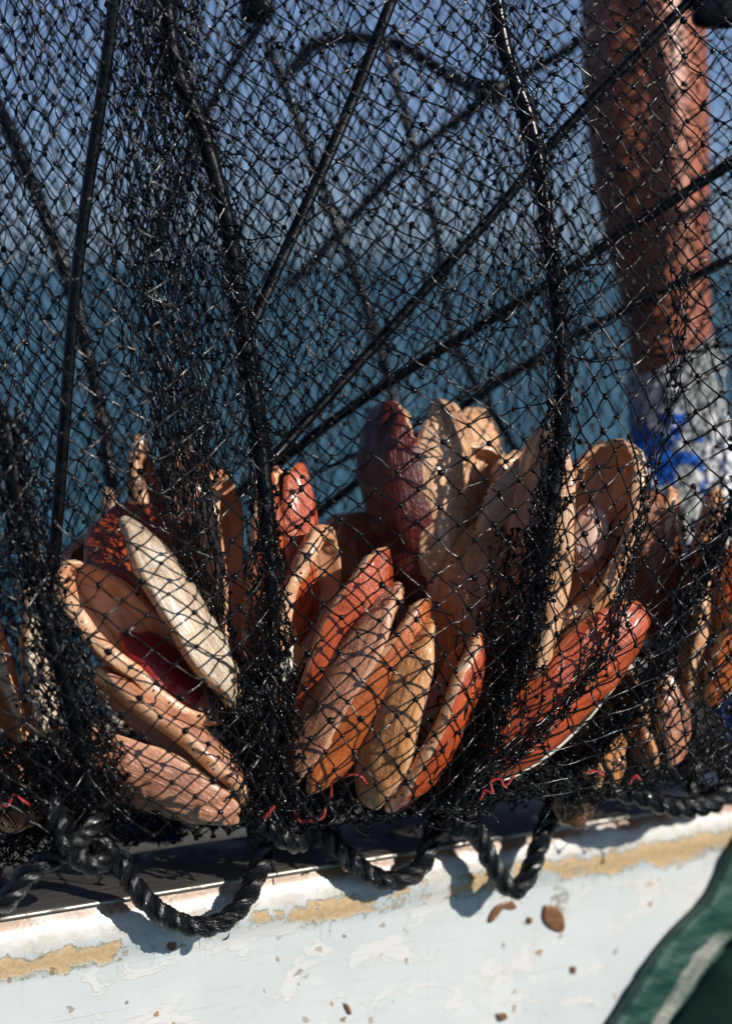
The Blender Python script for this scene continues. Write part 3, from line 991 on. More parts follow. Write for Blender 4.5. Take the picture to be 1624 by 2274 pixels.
pipe('strut', [(600, 20, 1.65), (520, 140, 1.66), (460, 250, 1.67), (330, 560, 1.69)], 11)
pipe('strut', [(1290, 90, 1.71), (1090, 215, 1.71), (900, 360, 1.71), (640, 640, 1.71)], 12)
pipe('strut', [(0, 900, 1.52), (60, 1130, 1.5)], 11)
pipe('hoop_pipe', [(2060, -460, 1.38), (2120, 200, 1.38), (2080, 900, 1.38), (1900, 1500, 1.46)], 17)
pipe('strut', [(2700, -300, 1.39), (2250, 60, 1.39), (1700, 330, 1.40)], 14)
# hub blocks where struts meet
for (x, y, d, sx, sy) in ((1590, 25, 1.40, 90, 62), (1085, 205, 1.58, 60, 48), (570, 20, 1.52, 62, 55)):
    v, f = ico(2)
    q = np.sign(v) * np.abs(v) ** 0.55
    mesh_obj('hub', W(x, y, d) + q * np.array([sx, 55, sy]) / 4241 * d * 0.62, f, M_PIPE, trap)

rgn = np.random.RandomState(77)


def fold(u, v, seed, amp):
    r = np.random.RandomState(seed)
    out = np.zeros_like(u)
    for k in range(5):
        fx, fy, p = r.uniform(0.003, 0.011), r.uniform(0.001, 0.006), r.uniform(0, 6.28)
        out += np.sin(u * fx * (1 if k % 2 else -1) + v * fy + p) / 5
    return out * amp


def net_sheet(name, anchors, J, seed, r_tw, r_kn, bulge=0.02, comp=0.3, jit=3.0, amp=10.0, dfold=0.008, skew=0.0, K=4, sides=5, sub=1, slack=0.9, drop=None, square=False, dmin=None):
    """a knotted net hung on anchor lines. anchors: [(column index, [(px,py,d)...])]"""
    rg = np.random.RandomState(seed)
    idx = [a[0] for a in anchors]
    I0, I1 = idx[0], idx[-1]
    n = I1 - I0 + 1
    cur = [crom(a[1], 200) for a in anchors]
    J1 = J + 1
    ii, jj = np.meshgrid(np.arange(I0, I1 + 1), np.arange(J1), indexing='ij')
    P = np.zeros((n, J1, 3))
    fmid = np.zeros((n, J1))
    for a in range(n):
        i = a + I0
        k = max(q for q in range(len(idx) - 1) if idx[q] <= i)
        f = (i - idx[k]) / (idx[k + 1] - idx[k])
        f2 = f - comp * math.sin(2 * math.pi * f) / (2 * math.pi)
        tt = np.clip((np.arange(J1) + skew * (i - I0)) / J, 0, 1.0)
        tq = tt * 199
        for c in range(3):
            a0 = np.interp(tq, np.arange(200), cur[k][:, c]); a1 = np.interp(tq, np.arange(200), cur[k + 1][:, c])
            P[a, :, c] = a0 * (1 - f2) + a1 * f2
        fmid[a] = math.sin(math.pi * f)
    ft = jj / J
    P[..., 2] -= bulge * fmid * np.clip(1.6 * ft, 0.25, 1)
    fx = fold(P[..., 0], P[..., 1], seed + 1, amp); fy = fold(P[..., 0], P[..., 1], seed + 2, amp * 0.8)
    fz = fold(P[..., 0] * 2.2, P[..., 1] * 0.8, seed + 3, dfold)
    P[..., 0] += fx + rg.randn(n, J1) * jit
    P[..., 1] += fy + rg.randn(n, J1) * jit
    P[..., 2] += fz + rg.randn(n, J1) * 0.0016
    if dmin is not None:
        P[..., 2] = np.maximum(P[..., 2], dmin)
    w = W(P[..., 0], P[..., 1], P[..., 2])
    if square:
        ok = np.ones((n, J1), bool)
        edges = [((a, b), (a + 1, b)) for a in range(n - 1) for b in range(J1)] + [((a, b), (a, b + 1)) for a in range(n) for b in range(J1 - 1)]
    else:
        ok = ((ii + jj) % 2 == 0)
        edges = [((a, b), (a + s, b + 1)) for a in range(n) for b in range(J1 - 1) if ok[a, b] for s in (-1, 1) if 0 <= a + s < n]
    ea = np.array([e[0] for e in edges]); eb = np.array([e[1] for e in edges])
    keep = rg.rand(len(ea)) > 0.004
    ea, eb = ea[keep], eb[keep]
    p0 = w[ea[:, 0], ea[:, 1]]; p1 = w[eb[:, 0], eb[:, 1]]
    ln = np.linalg.norm(p1 - p0, axis=1)
    m = ln < 0.06
    p0, p1, ln = p0[m], p1[m], ln[m]
    tq = np.linspace(0, 1, K)
    Pp = p0[:, None] * (1 - tq)[None, :, None] + p1[:, None] * tq[None, :, None]
    sl = np.sin(np.pi * tq)[None, :, None]
    s2 = np.sin(2 * np.pi * tq)[None, :, None]
    off = rg.randn(len(p0), 3) * 0.0009 * slack
    off[:, 2] -= 0.0007 * slack
    big = rg.rand(len(p0)) < 0.12
    off[big] *= 2.6
    Pp = Pp + sl * off[:, None, :] + s2 * (rg.randn(len(p0), 3) * 0.0006 * slack)[:, None, :]
    tv = tubes(Pp, r_tw * (0.85 + 0.3 * rg.rand(len(p0))), sides)
    kc = w[ok]
    kr = r_kn * (0.8 + 0.45 * rg.rand(len(kc)))
    kv = blobs(kc, kr, sub, rg)
    # short cut ends by some knots
    sel = rg.rand(len(kc)) < 0.07
    q0 = kc[sel]
    q1 = q0 + rg.randn(len(q0), 3) * np.array([0.0022, 0.0018, 0.0022])
    ev = tubes(np.stack([q0, (q0 + q1) / 2 + rg.randn(len(q0), 3) * 0.0005, q1], 1), r_tw * 0.9, 4)
    o = mixed_mesh(name, [tv, kv, ev], M_TWINE, trap)
    o['kind'] = 'stuff'
    return o


TW, KN = 0.00056, 0.00168
# front netting, drawn in at the pipes
def shifted(pts, dd, dx=0):
    return [(x + dx, y, d + dd) for x, y, d in pts]

front = [
    (-2, [(-260, -460, 1.20), (-220, 900, 1.215), (-180, 1850, 1.25)]),
    (6, [(60, -460, 1.215), (70, 500, 1.225), (60, 930, 1.222), (75, 1180, 1.224), (130, 1430, 1.232), (185, 1630, 1.24), (215, 1860, 1.262)]),
    (17, shifted([CENP[0], CENP[1], CENP[2], CENP[3], CENP[4], CENP[5], CENP[6], CENP[7], (600, 1830, 1.29)], -0.010)),
    (34, shifted([RGTP[0], RGTP[1], RGTP[2], RGTP[3], RGTP[4], RGTP[5], RGTP[6], RGTP[7], (1000, 1800, 1.312)], -0.010)),
    (44, [(1480, -460, 1.345), (1500, 300, 1.345), (1500, 860, 1.345), (1420, 1160, 1.338), (1345, 1440, 1.322), (1200, 1620, 1.315), (1030, 1760, 1.312)]),
    (51, [(1760, -460, 1.36), (1770, 700, 1.37), (1700, 1150, 1.375), (1560, 1500, 1.372), (1440, 1700, 1.37), (1320, 1780, 1.375)]),
    (86, [(3000, -460, 1.60), (3000, 500, 1.62), (2950, 900, 1.64), (2900, 1200, 1.66), (2850, 1400, 1.66), (2800, 1480, 1.66)]),
]
net_sheet('netting', front, 62, 3, 0.00066, 0.00180, bulge=0.022, comp=0.34, jit=2.4, amp=24, K=5, slack=0.6)
# a right-hand pocket of the same netting over the last shells
net_sheet('netting', [(0, [(1330, 1150, 1.372), (1310, 1450, 1.365), (1290, 1760, 1.375)]),
                      (9, [(1640, 1050, 1.385), (1500, 1410, 1.362), (1480, 1730, 1.37)]),
                      (18, [(1800, 1000, 1.41), (1780, 1400, 1.38), (1760, 1760, 1.40)])], 18, 9, 0.00064, 0.00178, bulge=0.012, comp=0.1, jit=3.5, amp=14, K=5)
# second layer: long vertical meshes hanging behind the front
net_sheet('netting', [(0, [(-120, -460, 1.33), (-60, 700, 1.36), (20, 1230, 1.37)]),
                      (30, [(330, -460, 1.30), (420, 500, 1.325), (470, 900, 1.345), (460, 1150, 1.36)]),
                      (46, [(620, -460, 1.36), (700, 600, 1.36), (700, 1080, 1.40)]),
                      (76, [(1120, -460, 1.37), (1210, 600, 1.365), (1225, 700, 1.372), (1215, 900, 1.38)]),
                      (100, [(1750, -460, 1.42), (1740, 700, 1.43), (1560, 1380, 1.43)]),
                      (150, [(2900, -460, 1.46), (2900, 200, 1.46), (2800, 760, 1.46)])], 47, 21, TW, KN, bulge=0.018, comp=0.3, jit=3.6, amp=24, dfold=0.014, skew=-0.09, sides=4, sub=1)
# back of the trap and the traps behind it
net_sheet('netting', [(0, [(-200, -150, 1.50), (-150, 800, 1.50), (-60, 1400, 1.50)]),
                      (44, [(420, -150, 1.47), (480, 700, 1.47), (520, 1400, 1.47)]),
                      (98, [(1180, -150, 1.49), (1240, 700, 1.49), (1200, 1450, 1.49)]),
                      (134, [(1780, -150, 1.52), (1760, 700, 1.52), (1700, 1450, 1.5)])], 40, 41, TW, KN, bulge=-0.02, comp=0.3, jit=4.5, amp=30, dfold=0.02, skew=0.10, K=3, sides=4, sub=0)
net_sheet('netting', [(0, [(-260, -180, 1.62), (-200, 1300, 1.60)]),
                      (50, [(380, -180, 1.64), (520, 1300, 1.62)]),
                      (104, [(1100, -180, 1.66), (1180, 1300, 1.64)]),
                      (146, [(1830, -180, 1.70), (1800, 1300, 1.68)])], 40, 51, TW, KN, bulge=0.03, comp=0.4, jit=4.5, amp=34, dfold=0.02, skew=-0.08, K=3, sides=4, sub=0)
net_sheet('netting', [(0, [(-260, -180, 1.72), (-160, 1250, 1.72)]),
                      (40, [(300, -180, 1.74), (420, 1250, 1.72)]),
                      (70, [(800, -180, 1.76), (900, 1250, 1.74)])], 38, 57, TW, KN, bulge=0.02, comp=0.4, jit=4.5, amp=34, dfold=0.02, skew=0.06, K=3, sides=4, sub=0)


net_sheet('netting', [(0, [(-240, -460, 1.40), (-160, 800, 1.41), (-60, 1250, 1.41)]),
                      (34, [(330, -460, 1.39), (420, 700, 1.40), (430, 1180, 1.41)]),
                      (76, [(1080, -460, 1.43), (1180, 600, 1.43), (1190, 800, 1.43)]),
                      (104, [(1780, -460, 1.46), (1760, 760, 1.47)])], 44, 63, TW, KN, bulge=-0.012, comp=0.45, jit=4.5, amp=36, dfold=0.02, skew=0.05, K=3, sides=4, sub=0)


def gather(pts, offL, offR, cols, J, seed, dd=0.0, jit=4.0, K=4, amp=14, **kw):
    """netting drawn up tight along a pipe or fold"""
    n = len(pts)
    oL = np.interp(np.arange(n), np.linspace(0, n - 1, len(offL)), offL)
    oR = np.interp(np.arange(n), np.linspace(0, n - 1, len(offR)), offR)
    net_sheet('gathered_netting', [(0, [(p[0] + a, p[1], p[2] + dd) for p, a in zip(pts, oL)]),
                                   (cols, [(p[0] + a, p[1], p[2] + dd) for p, a in zip(pts, oR)])],
              J, seed, TW, KN, bulge=0.004, comp=0.0, jit=jit, amp=amp, dfold=0.006, K=K, sides=4, slack=0.5, **kw)


ST = [(250, -460, 1.262), (240, 300, 1.275), (250, 600, 1.287), (300, 900, 1.295), (350, 1130, 1.30), (425, 1400, 1.31), (480, 1600, 1.30)]
gather(ST, [-20, 0, 0, 0], [150, 120, 150, 110, 80], 14, 44, 31, 0.0, K=5)
gather(ST, [40, 40, 20, 0], [230, 170, 160, 110, 70], 13, 42, 32, 0.008, K=5)
gather(ST[:5], [60, 60, 40, 20], [200, 220, 200, 130], 12, 38, 33, 0.022)
gather(CENP, [-65, -55, -45, -40, -80], [5, 10, 15, 25, 60], 6, 46, 34, -0.002)
gather(CENP, [-20, -20, -20, -30, -70], [40, 35, 30, 30, 80], 6, 48, 35, 0.006)
gather(CENP[6:], [-40, -60, -90], [20, 40, 60], 8, 20, 36, -0.012, jit=5)
gather(RGTP, [-34, -30, -26, -34, -80], [20, 20, 20, 26, 60], 5, 48, 37, -0.004)
gather(RGTP[5:], [-40, -60, -90], [10, 20, 60], 7, 24, 38, 0.006)
gather(RGTP[4:], [-24, -60, -120, -60], [0, 6, 20, 40], 9, 38, 39, -0.003, jit=5, amp=20)
gather(RGTP[5:], [-110, -150, -60], [0, 10, 40], 14, 24, 40, 0.008, jit=6, amp=20)
gather(LEFTP, [-80, -70, -90, -110], [40, 40, 60, 70], 11, 32, 42, -0.004, jit=5)
gather(LEFTP, [-50, -40, -60, -90], [60, 60, 80, 100], 11, 30, 43, 0.008, jit=5)
gather(LEFTP, [-30, -30, -50, -90], [30, 40, 60, 90], 9, 36, 44, 0.016, jit=6)
gather(FARR, [-40, -40, -50], [35, 35, 45], 8, 26, 45, -0.006, jit=5)
gather(FARR, [-60, -50, -60], [25, 30, 40], 7, 24, 46, 0.01, jit=5)
FOLD = [(1500, 600, 1.345), (1490, 860, 1.343), (1420, 1160, 1.334), (1345, 1440, 1.319), (1200, 1625, 1.312), (1030, 1760, 1.310)]
gather(FOLD, [-8, -10, -12, -16, -30], [30, 14, 14, 14, 30], 5, 36, 47, -0.003, jit=3.5, amp=4)
gather(FOLD[2:], [-4, -6, -20], [16, 22, 40], 4, 26, 48, 0.003, jit=4, amp=4)


def hemnet(x0, x1, y0, y1, d0, seed, layers=3, dx=17, dy=17, jit=8.0):
    for k in range(layers):
        n = max(4, int((x1 - x0) / dx))
        dl = d0 + 0.010 * k
        net_sheet('bottom_netting', [(0, [(x0, y0(x0) if callable(y0) else y0, dl + 0.012), (x0 + 6, y1(x0) if callable(y1) else y1, dl)]),
                                     (n, [(x1, y0(x1) if callable(y0) else y0, dl + 0.012 + 0.00014 * (x1 - x0)), (x1 - 6, y1(x1) if callable(y1) else y1, dl + 0.00014 * (x1 - x0))])],
                  max(6, int(((y1(x0) if callable(y1) else y1) - (y0(x0) if callable(y0) else y0)) / dy)), seed + k, TW, KN, bulge=0.012, comp=0.0, jit=jit, amp=16, dfold=0.012, K=4, sides=4, sub=1, slack=0.8)


strip_y = lambda x: 2036 - 0.1625 * x
hemnet(-80, 330, lambda x: 1650, lambda x: 1800, 1.268, 60, 3)
hemnet(200, 700, lambda x: 1760, lambda x: strip_y(x) - 118, 1.352, 64, 4, 20, 18)
hemnet(-80, 240, lambda x: 1780, lambda x: strip_y(x) - 110, 1.345, 68, 4, 18, 18)
hemnet(505, 700, 1480, 1835, 1.300, 72, 3)
hemnet(640, 860, 1680, 1820, 1.322, 76, 3, 20, 18)
hemnet(640, 1100, lambda x: 1700, lambda x: strip_y(x) - 95, 1.375, 80, 4, 20, 18)
hemnet(880, 1090, 1560, 1800, 1.325, 84, 3)
hemnet(1040, 1340, 1660, 1770, 1.345, 88, 3, 20, 18)
hemnet(1050, 1680, lambda x: 1640, lambda x: strip_y(x) - 75, 1.43, 92, 4, 20, 18)
hemnet(1330, 1660, 1560, 1730, 1.415, 96, 2, 22, 20)
# folded netting behind the shells
hemnet(-140, 420, lambda x: 1240, lambda x: 1800, 1.47, 100, 5, 19, 20)
hemnet(380, 960, lambda x: 1230, lambda x: 1790, 1.485, 106, 5, 19, 20)
hemnet(900, 1500, lambda x: 1300, lambda x: 1740, 1.50, 112, 5, 19, 20)
hemnet(1440, 1760, lambda x: 1400, lambda x: 1720, 1.51, 118, 4, 19, 20)


def tangle(pts, rad_px, n, seed, along=0.5, ln=0.05, r=TW, kn=0.5, K=9):
    """loose bunched twine round a line of the net"""
    rg = np.random.RandomState(seed)
    Q = crom(np.array(pts, float), 100)
    sel = rg.randint(0, 100, n)
    base = Q[sel]
    rp = np.interp(sel, np.linspace(0, 99, len(np.atleast_1d(rad_px))), np.atleast_1d(rad_px)) if np.ndim(rad_px) else np.full(n, rad_px)
    off = rg.randn(n, 3) * 0.55
    start = W(base[:, 0] + off[:, 0] * rp, base[:, 1] + off[:, 1] * rp * 0.6, base[:, 2] + off[:, 2] * 0.009)
    Qw = W(Q[:, 0], Q[:, 1], Q[:, 2])
    T = np.gradient(Qw, axis=0); T /= np.linalg.norm(T, axis=1, keepdims=True)
    d = rg.randn(n, 3) * np.array([1, 0.5, 1]); d /= np.linalg.norm(d, axis=1, keepdims=True)
    d = d * (1 - along) + T[sel] * along * np.sign(rg.randn(n))[:, None]
    stepl = ln / K * (0.5 + rg.rand(n))
    P = np.zeros((n, K, 3)); P[:, 0] = start
    for k in range(1, K):
        d = d + rg.randn(n, 3) * np.array([0.38, 0.22, 0.38])
        d /= np.linalg.norm(d, axis=1, keepdims=True)
        P[:, k] = P[:, k - 1] + d * stepl[:, None]
    tv = tubes(P, r * (0.85 + 0.4 * rg.rand(n)), 4)
    kk = rg.rand(n) < kn
    kc = np.concatenate([P[kk, 0], P[kk, K // 2]])
    kv = blobs(kc, KN * (0.75 + 0.5 * rg.rand(len(kc))), 1, rg)
    return [tv, kv]


def windings(pts, rpx, turns, seed, r=TW):
    """twine whipped round a pipe"""
    rg = np.random.RandomState(seed)
    P = np.array(pts, float)
    Q = crom(W(P[:, 0], P[:, 1], P[:, 2]), 400)
    T = np.gradient(Q, axis=0); T /= np.linalg.norm(T, axis=1, keepdims=True)
    A = np.cross(T, [0, 1, 0]); A /= np.linalg.norm(A, axis=1, keepdims=True)
    B = np.cross(T, A)
    rr = rpx / 4241 * P[:, 2].mean() + r * 1.2
    out = []
    for i in range(turns):
        c = rg.randint(12, 388); spread = rg.uniform(4, 16) * (1 if rg.rand() < .7 else -1)
        a = np.linspace(0, 2 * np.pi * rg.uniform(0.8, 1.6), 26) + rg.rand() * 6
        q = np.clip(c + spread * np.linspace(-0.5, 0.5, 26), 0, 399)
        qi = q.astype(int)
        rad = rr * (1 + 0.10 * rg.rand() + 0.25 * np.abs(np.sin(a * 0.5 + rg.rand() * 6)) * (rg.rand() < 0.4))
        ctr = np.stack([np.interp(q, np.arange(400), Q[:, k]) for k in range(3)], 1)
        out.append(ctr + (np.cos(a) * rad)[:, None] * A[qi] + (np.sin(a) * rad)[:, None] * B[qi])
    return tubes(np.array(out), r * 0.9, 4)


o = mixed_mesh('lashing', [windings(CENP, 18, 70, 1), windings(RGTP, 17, 70, 2), windings(LEFTP, 19, 50, 3), windings(FARR, 17, 34, 4)], M_TWINE, trap)
o['kind'] = 'stuff'
bun = []
bun += tangle(CENP[2:], [18, 22, 26, 34, 60, 66], 50, 11, 0.75, 0.05)
bun += tangle(RGTP, [16, 16, 20, 26, 34, 50, 70], 70, 12, 0.75, 0.05)
bun += tangle(LEFTP, [40, 60, 80], 50, 13, 0.7, 0.05)
bun += tangle(FARR, [30, 40, 45], 30, 14, 0.7, 0.05)
bun += tangle([(1140, 1380, 1.32), (1060, 1560, 1.322), (1020, 1750, 1.318)], [70, 75, 60], 80, 16, 0.6, 0.05)
bun += tangle([(-60, 1750, 1.27), (200, 1780, 1.28), (600, 1800, 1.30), (1000, 1760, 1.33), (1300, 1740, 1.36)], [50, 50, 50], 60, 20, 0.3, 0.03)
o = mixed_mesh('bunched_twine', bun, M_TWINE, trap); o['kind'] = 'stuff'


def floor_net():
    """the folded floor of the trap: crumpled black web sheets laid on the rail behind the rope"""
    rg = np.random.RandomState(5)
    parts = []
    for lay in range(5):
        nx, ny = 120, 16
        ii, jj = np.meshgrid(np.arange(nx), np.arange(ny), indexing='ij')
        px = -120 + ii * (1860 / (nx - 1)) + rg.randn(nx, ny) * 6
        s = (px / 1624) * np.linalg.norm(B_ - A_)
        base = A_ + s[..., None] * E_
        inw = 0.085 + lay * 0.012 + jj / ny * 0.12
        z = 0.006 + lay * 0.006 + 0.012 * np.sin(ii * 0.35 + lay) * np.sin(jj * 0.5 + lay * 2) + rg.rand(nx, ny) * 0.006
        z = np.maximum(z, 0.004) + (jj / ny) * 0.03
        p = base - N_ * inw[..., None]
        p[..., 2] = RAIL_Z + z
        ok = (ii + jj) % 2 == 0
        e = [(p[a, b], p[a + q, b + 1]) for a in range(nx) for b in range(ny - 1) if ok[a, b] for q in (-1, 1) if 0 <= a + q < nx]
        e = np.array(e)
        m = (e[:, 0] + e[:, 1]) / 2 + rg.randn(len(e), 3) * 0.002
        m[:, 2] = np.maximum(m[:, 2], RAIL_Z + 0.003)
        parts.append(tubes(np.stack([e[:, 0], m, e[:, 1]], 1), TW * 1.05, 4))
        kc = p[ok]
        parts.append(blobs(kc, KN * (0.8 + 0.4 * rg.rand(len(kc))), 0, rg))
    o = mixed_mesh('floor_netting', parts, M_TWINE, trap)
    o['kind'] = 'stuff'


floor_net()

# ------------------------------------------------------------------ rope: three twisted strands laced along the hem
ROPE_R = 0.0073


def rope(name, pts, label, R=ROPE_R, pitch=0.042, group='black ropes along the foot of the net'):
    P = np.array(pts, float)
    Pw = W(P[:, 0], P[:, 1], P[:, 2])
    L = np.linalg.norm(np.diff(Pw, axis=0), axis=1).sum()
    n = int(L / 0.0026)
    Q = crom(Pw, n)
    s = np.r_[0, np.cumsum(np.linalg.norm(np.diff(Q, axis=0), axis=1))]
    T = np.gradient(Q, axis=0); T /= np.linalg.norm(T, axis=1, keepdims=True)
    A = np.zeros_like(Q); a = np.cross(T[0], [0.2, 1, 0.1]); A[0] = a / np.linalg.norm(a)
    for i in range(1, n):
        a = A[i - 1] - T[i] * A[i - 1].dot(T[i]); A[i] = a / np.linalg.norm(a)
    B = np.cross(T, A)
    root = empty(name, Pw[len(Pw) // 2])
    tag(root, label, 'rope', group)
    for k in range(3):
        th = 2 * np.pi * s / pitch + k * 2 * np.pi / 3
        H = Q + R * 0.50 * (np.cos(th)[:, None] * A + np.sin(th)[:, None] * B)
        TT = np.gradient(H, axis=0); TT /= np.linalg.norm(TT, axis=1, keepdims=True)
        ra = np.cos(th)[:, None] * A + np.sin(th)[:, None] * B
        ra -= TT * (ra * TT).sum(1, keepdims=True); ra /= np.linalg.norm(ra, axis=1, keepdims=True)
        rb = np.cross(TT, ra)
        S = 26
        an = np.arange(S) * 2 * np.pi / S
        rs = R * 0.57
        yarn = 1 + 0.075 * np.cos(7 * (an[None] + s[:, None] * 190 + k))
        V = H[:, None] + rs * yarn[:, :, None] * (np.cos(an)[None, :, None] * ra[:, None] + np.sin(an)[None, :, None] * rb[:, None])
        F = [(i * S + q, i * S + (q + 1) % S, (i + 1) * S + (q + 1) % S, (i + 1) * S + q) for i in range(n - 1) for q in range(S)]
        F += [tuple(range(S))[::-1], tuple((n - 1) * S + q for q in range(S))]
        # fibre UV turns with the yarns
        uv = np.stack([(np.tile(np.arange(S) / S, n) + np.repeat(s, S) * 30), np.repeat(s, S)], 1)
        o = mesh_obj('strand', V.reshape(-1, 3), F, M_ROPE, root, uv=uv)
    # loose fibres standing off the lay
    rg = np.random.RandomState(len(pts) * 7 + n)
    nf = int(L * 260)
    ks = rg.randint(2, n - 4, nf)
    th = rg.rand(nf) * 6.28
    out = np.cos(th)[:, None] * A[ks] + np.sin(th)[:, None] * B[ks]
    p0 = Q[ks] + out * R * 0.98
    tw = np.cross(T[ks], out)
    p1 = p0 + (T[ks] * 0.8 + tw * 0.7 + rg.randn(nf, 3) * 0.3) * 0.004 + out * 0.0007
    p2 = p1 + (T[ks] * 0.8 + tw * 0.5 + rg.randn(nf, 3) * 0.5) * 0.004 + out * rg.rand(nf)[:, None] * 0.0015
    o = mixed_mesh('loose_fibres', [tubes(np.stack([p0, p1, p2], 1), 0.00013, 3)], M_ROPE, root)
    o['kind'] = 'stuff'
    return root


def rd(px, front_):
    return float(rail_d(px)) - front_


def RP(lst):
    return [(x, y, rd(x, f)) for x, y, f in lst]


lash = rope('rope', RP([(-90, 2065, 0.030), (0, 2015, 0.032), (70, 1935, 0.036), (150, 1893, 0.040), (215, 1880, 0.034), (262, 1900, 0.030), (300, 1970, 0.036), (350, 2022, 0.040), (420, 2056, 0.042),
                   (490, 2048, 0.042), (545, 1995, 0.040), (578, 1915, 0.036), (590, 1850, 0.030), (600, 1815, 0.020)]),
            'black twisted rope whose longest loop sags over the white boat side at left')
rope('rope', RP([(690, 1815, 0.012), (720, 1850, 0.026), (760, 1893, 0.034), (815, 1938, 0.040), (870, 1956, 0.043), (928, 1932, 0.042), (955, 1870, 0.038), (975, 1810, 0.028), (985, 1770, 0.016)]),
     'black twisted rope in a shallow loop over the middle of the boat rail')
rope('rope', RP([(975, 1690, 0.06), (1010, 1760, 0.058), (1050, 1830, 0.052), (1085, 1905, 0.05), (1118, 1960, 0.05), (1142, 1975, 0.05), (1165, 1955, 0.05), (1190, 1895, 0.05), (1215, 1820, 0.046), (1240, 1755, 0.04)]),
     'black twisted rope hanging in a sharp V with a drop at its point')
rope('rope', RP([(1225, 1745, 0.078), (1280, 1745, 0.083), (1350, 1752, 0.088), (1420, 1768, 0.092), (1480, 1788, 0.094), (1530, 1792, 0.094), (1590, 1778, 0.088), (1615, 1730, 0.078), (1590, 1690, 0.068), (1540, 1700, 0.063), (1530, 1740, 0.063), (1570, 1765, 0.068), (1660, 1760, 0.058)]),
     'black twisted rope curled into a coil at the right above the bare wood', R=0.0078)
# hitches round the hem
rope('hitch', RP([(112, 1770, 0.050), (132, 1830, 0.056), (165, 1895, 0.060), (205, 1925, 0.060), (228, 1905, 0.052), (190, 1868, 0.030), (178, 1840, 0.02)]),
     'black rope hitch tied round the net at the lower left', R=0.0070)
rope('hitch', RP([(238, 1740, 0.034), (225, 1790, 0.046), (205, 1835, 0.060), (170, 1868, 0.066), (142, 1850, 0.060), (140, 1810, 0.04)]),
     'black rope turn crossing over the lower left hitch', R=0.0066)
rope('hitch', RP([(545, 1755, 0.046), (565, 1800, 0.056), (600, 1840, 0.060), (640, 1868, 0.060), (668, 1872, 0.052)]),
     'cut end of black rope pointing right below the centre pipe', R=0.0072)
rope('hitch', RP([(668, 1765, 0.030), (655, 1800, 0.040), (630, 1830, 0.046), (590, 1850, 0.044), (560, 1850, 0.03)]),
     'black rope turn behind the cut end below the centre pipe', R=0.0066)
rope('hitch', RP([(955, 1690, 0.064), (975, 1750, 0.068), (1005, 1810, 0.070), (1020, 1845, 0.066), (1045, 1825, 0.058), (1035, 1770, 0.05), (1005, 1720, 0.05)]),
     'black rope hitch at the middle between the shallow loop and the V', R=0.0070)
rope('hitch', RP([(1245, 1625, 0.072), (1252, 1690, 0.078), (1268, 1750, 0.080), (1285, 1775, 0.076), (1305, 1740, 0.068), (1308, 1680, 0.062), (1290, 1630, 0.06)]),
     'thick upright black rope hitch beside the small orange shell end', R=0.0074)
rope('hitch', RP([(915, 1790, 0.02), (880, 1800, 0.018), (845, 1790, 0.014), (830, 1765, 0.010)]),
     'black rope end tucked under the orange streaked shell', R=0.006)

# red lacing twine
def red(pts, label, f=None):
    P = np.array(pts, float)
    Pw = crom(W(P[:, 0], P[:, 1], P[:, 2]), 60)
    s = np.linspace(0, 1, 60)
    A = np.array([0.5, 0.3, 0.6])
    ps = []
    for k in range(2):
        ps.append(Pw + 0.0006 * np.stack([np.cos(s * 70 + k * np.pi), np.sin(s * 55 + k * 3), np.sin(s * 70 + k * np.pi)], 1))
    o = mixed_mesh('red_twine', [tubes(np.array(ps), 0.00062, 6)], M_RED)
    tag(o, label, 'twine', 'red twine tied in the net')


red([(-10, 1778, 1.258), (15, 1790, 1.257), (30, 1765, 1.256), (50, 1775, 1.257), (70, 1790, 1.258)], 'short red twine hanging in the net at the lower left corner')
red([(733, 1770, 1.283), (738, 1735, 1.282), (765, 1722, 1.281), (800, 1722, 1.281), (815, 1745, 1.283)], 'red twine arch in the black net below the leaning shells')
red([(655, 1800, 1.272), (665, 1822, 1.272), (690, 1822, 1.273), (715, 1815, 1.275), (722, 1790, 1.277)], 'red twine curl right of the cut rope end')
red([(1065, 1775, 1.290), (1075, 1755, 1.29), (1092, 1760, 1.29), (1088, 1735, 1.29), (1110, 1730, 1.292), (1120, 1745, 1.293), (1140, 1720, 1.295)], 'tangled red twine under the dark hinged shell')
red([(1300, 1715, 1.325), (1320, 1712, 1.326), (1340, 1722, 1.328)], 'red twine across the small orange shell end')
red([(588, 1815, 1.262), (600, 1800, 1.262), (608, 1790, 1.262)], 'tiny red twine bit in the centre rope hitch')
red([(1395, 1740, 1.345), (1410, 1722, 1.345), (1420, 1732, 1.347)], 'tiny red twine bit behind the rope at right')

# ------------------------------------------------------------------ drops and debris on the boat side
def drop(px, py, d, rp, label):
    v, f = ico(3)
    v = v * np.where(v[:, 2:3] > 0, 1.0, 1.0)
    v[:, 2] = np.where(v[:, 2] > 0, v[:, 2] * 1.25, v[:, 2])
    o = mesh_obj('water_drop', v * rp / 4241 * d, f, M_DROP)
    o.location = W(px, py, d)
    tag(o, label, 'water drop', 'water drops under the rope')


drop(496, 2074, rd(496, 0.042), 14, 'clear water drop hanging under the longest rope loop')
drop(1146, 1990, rd(1146, 0.05), 10, 'clear water drop at the point of the V shaped rope')


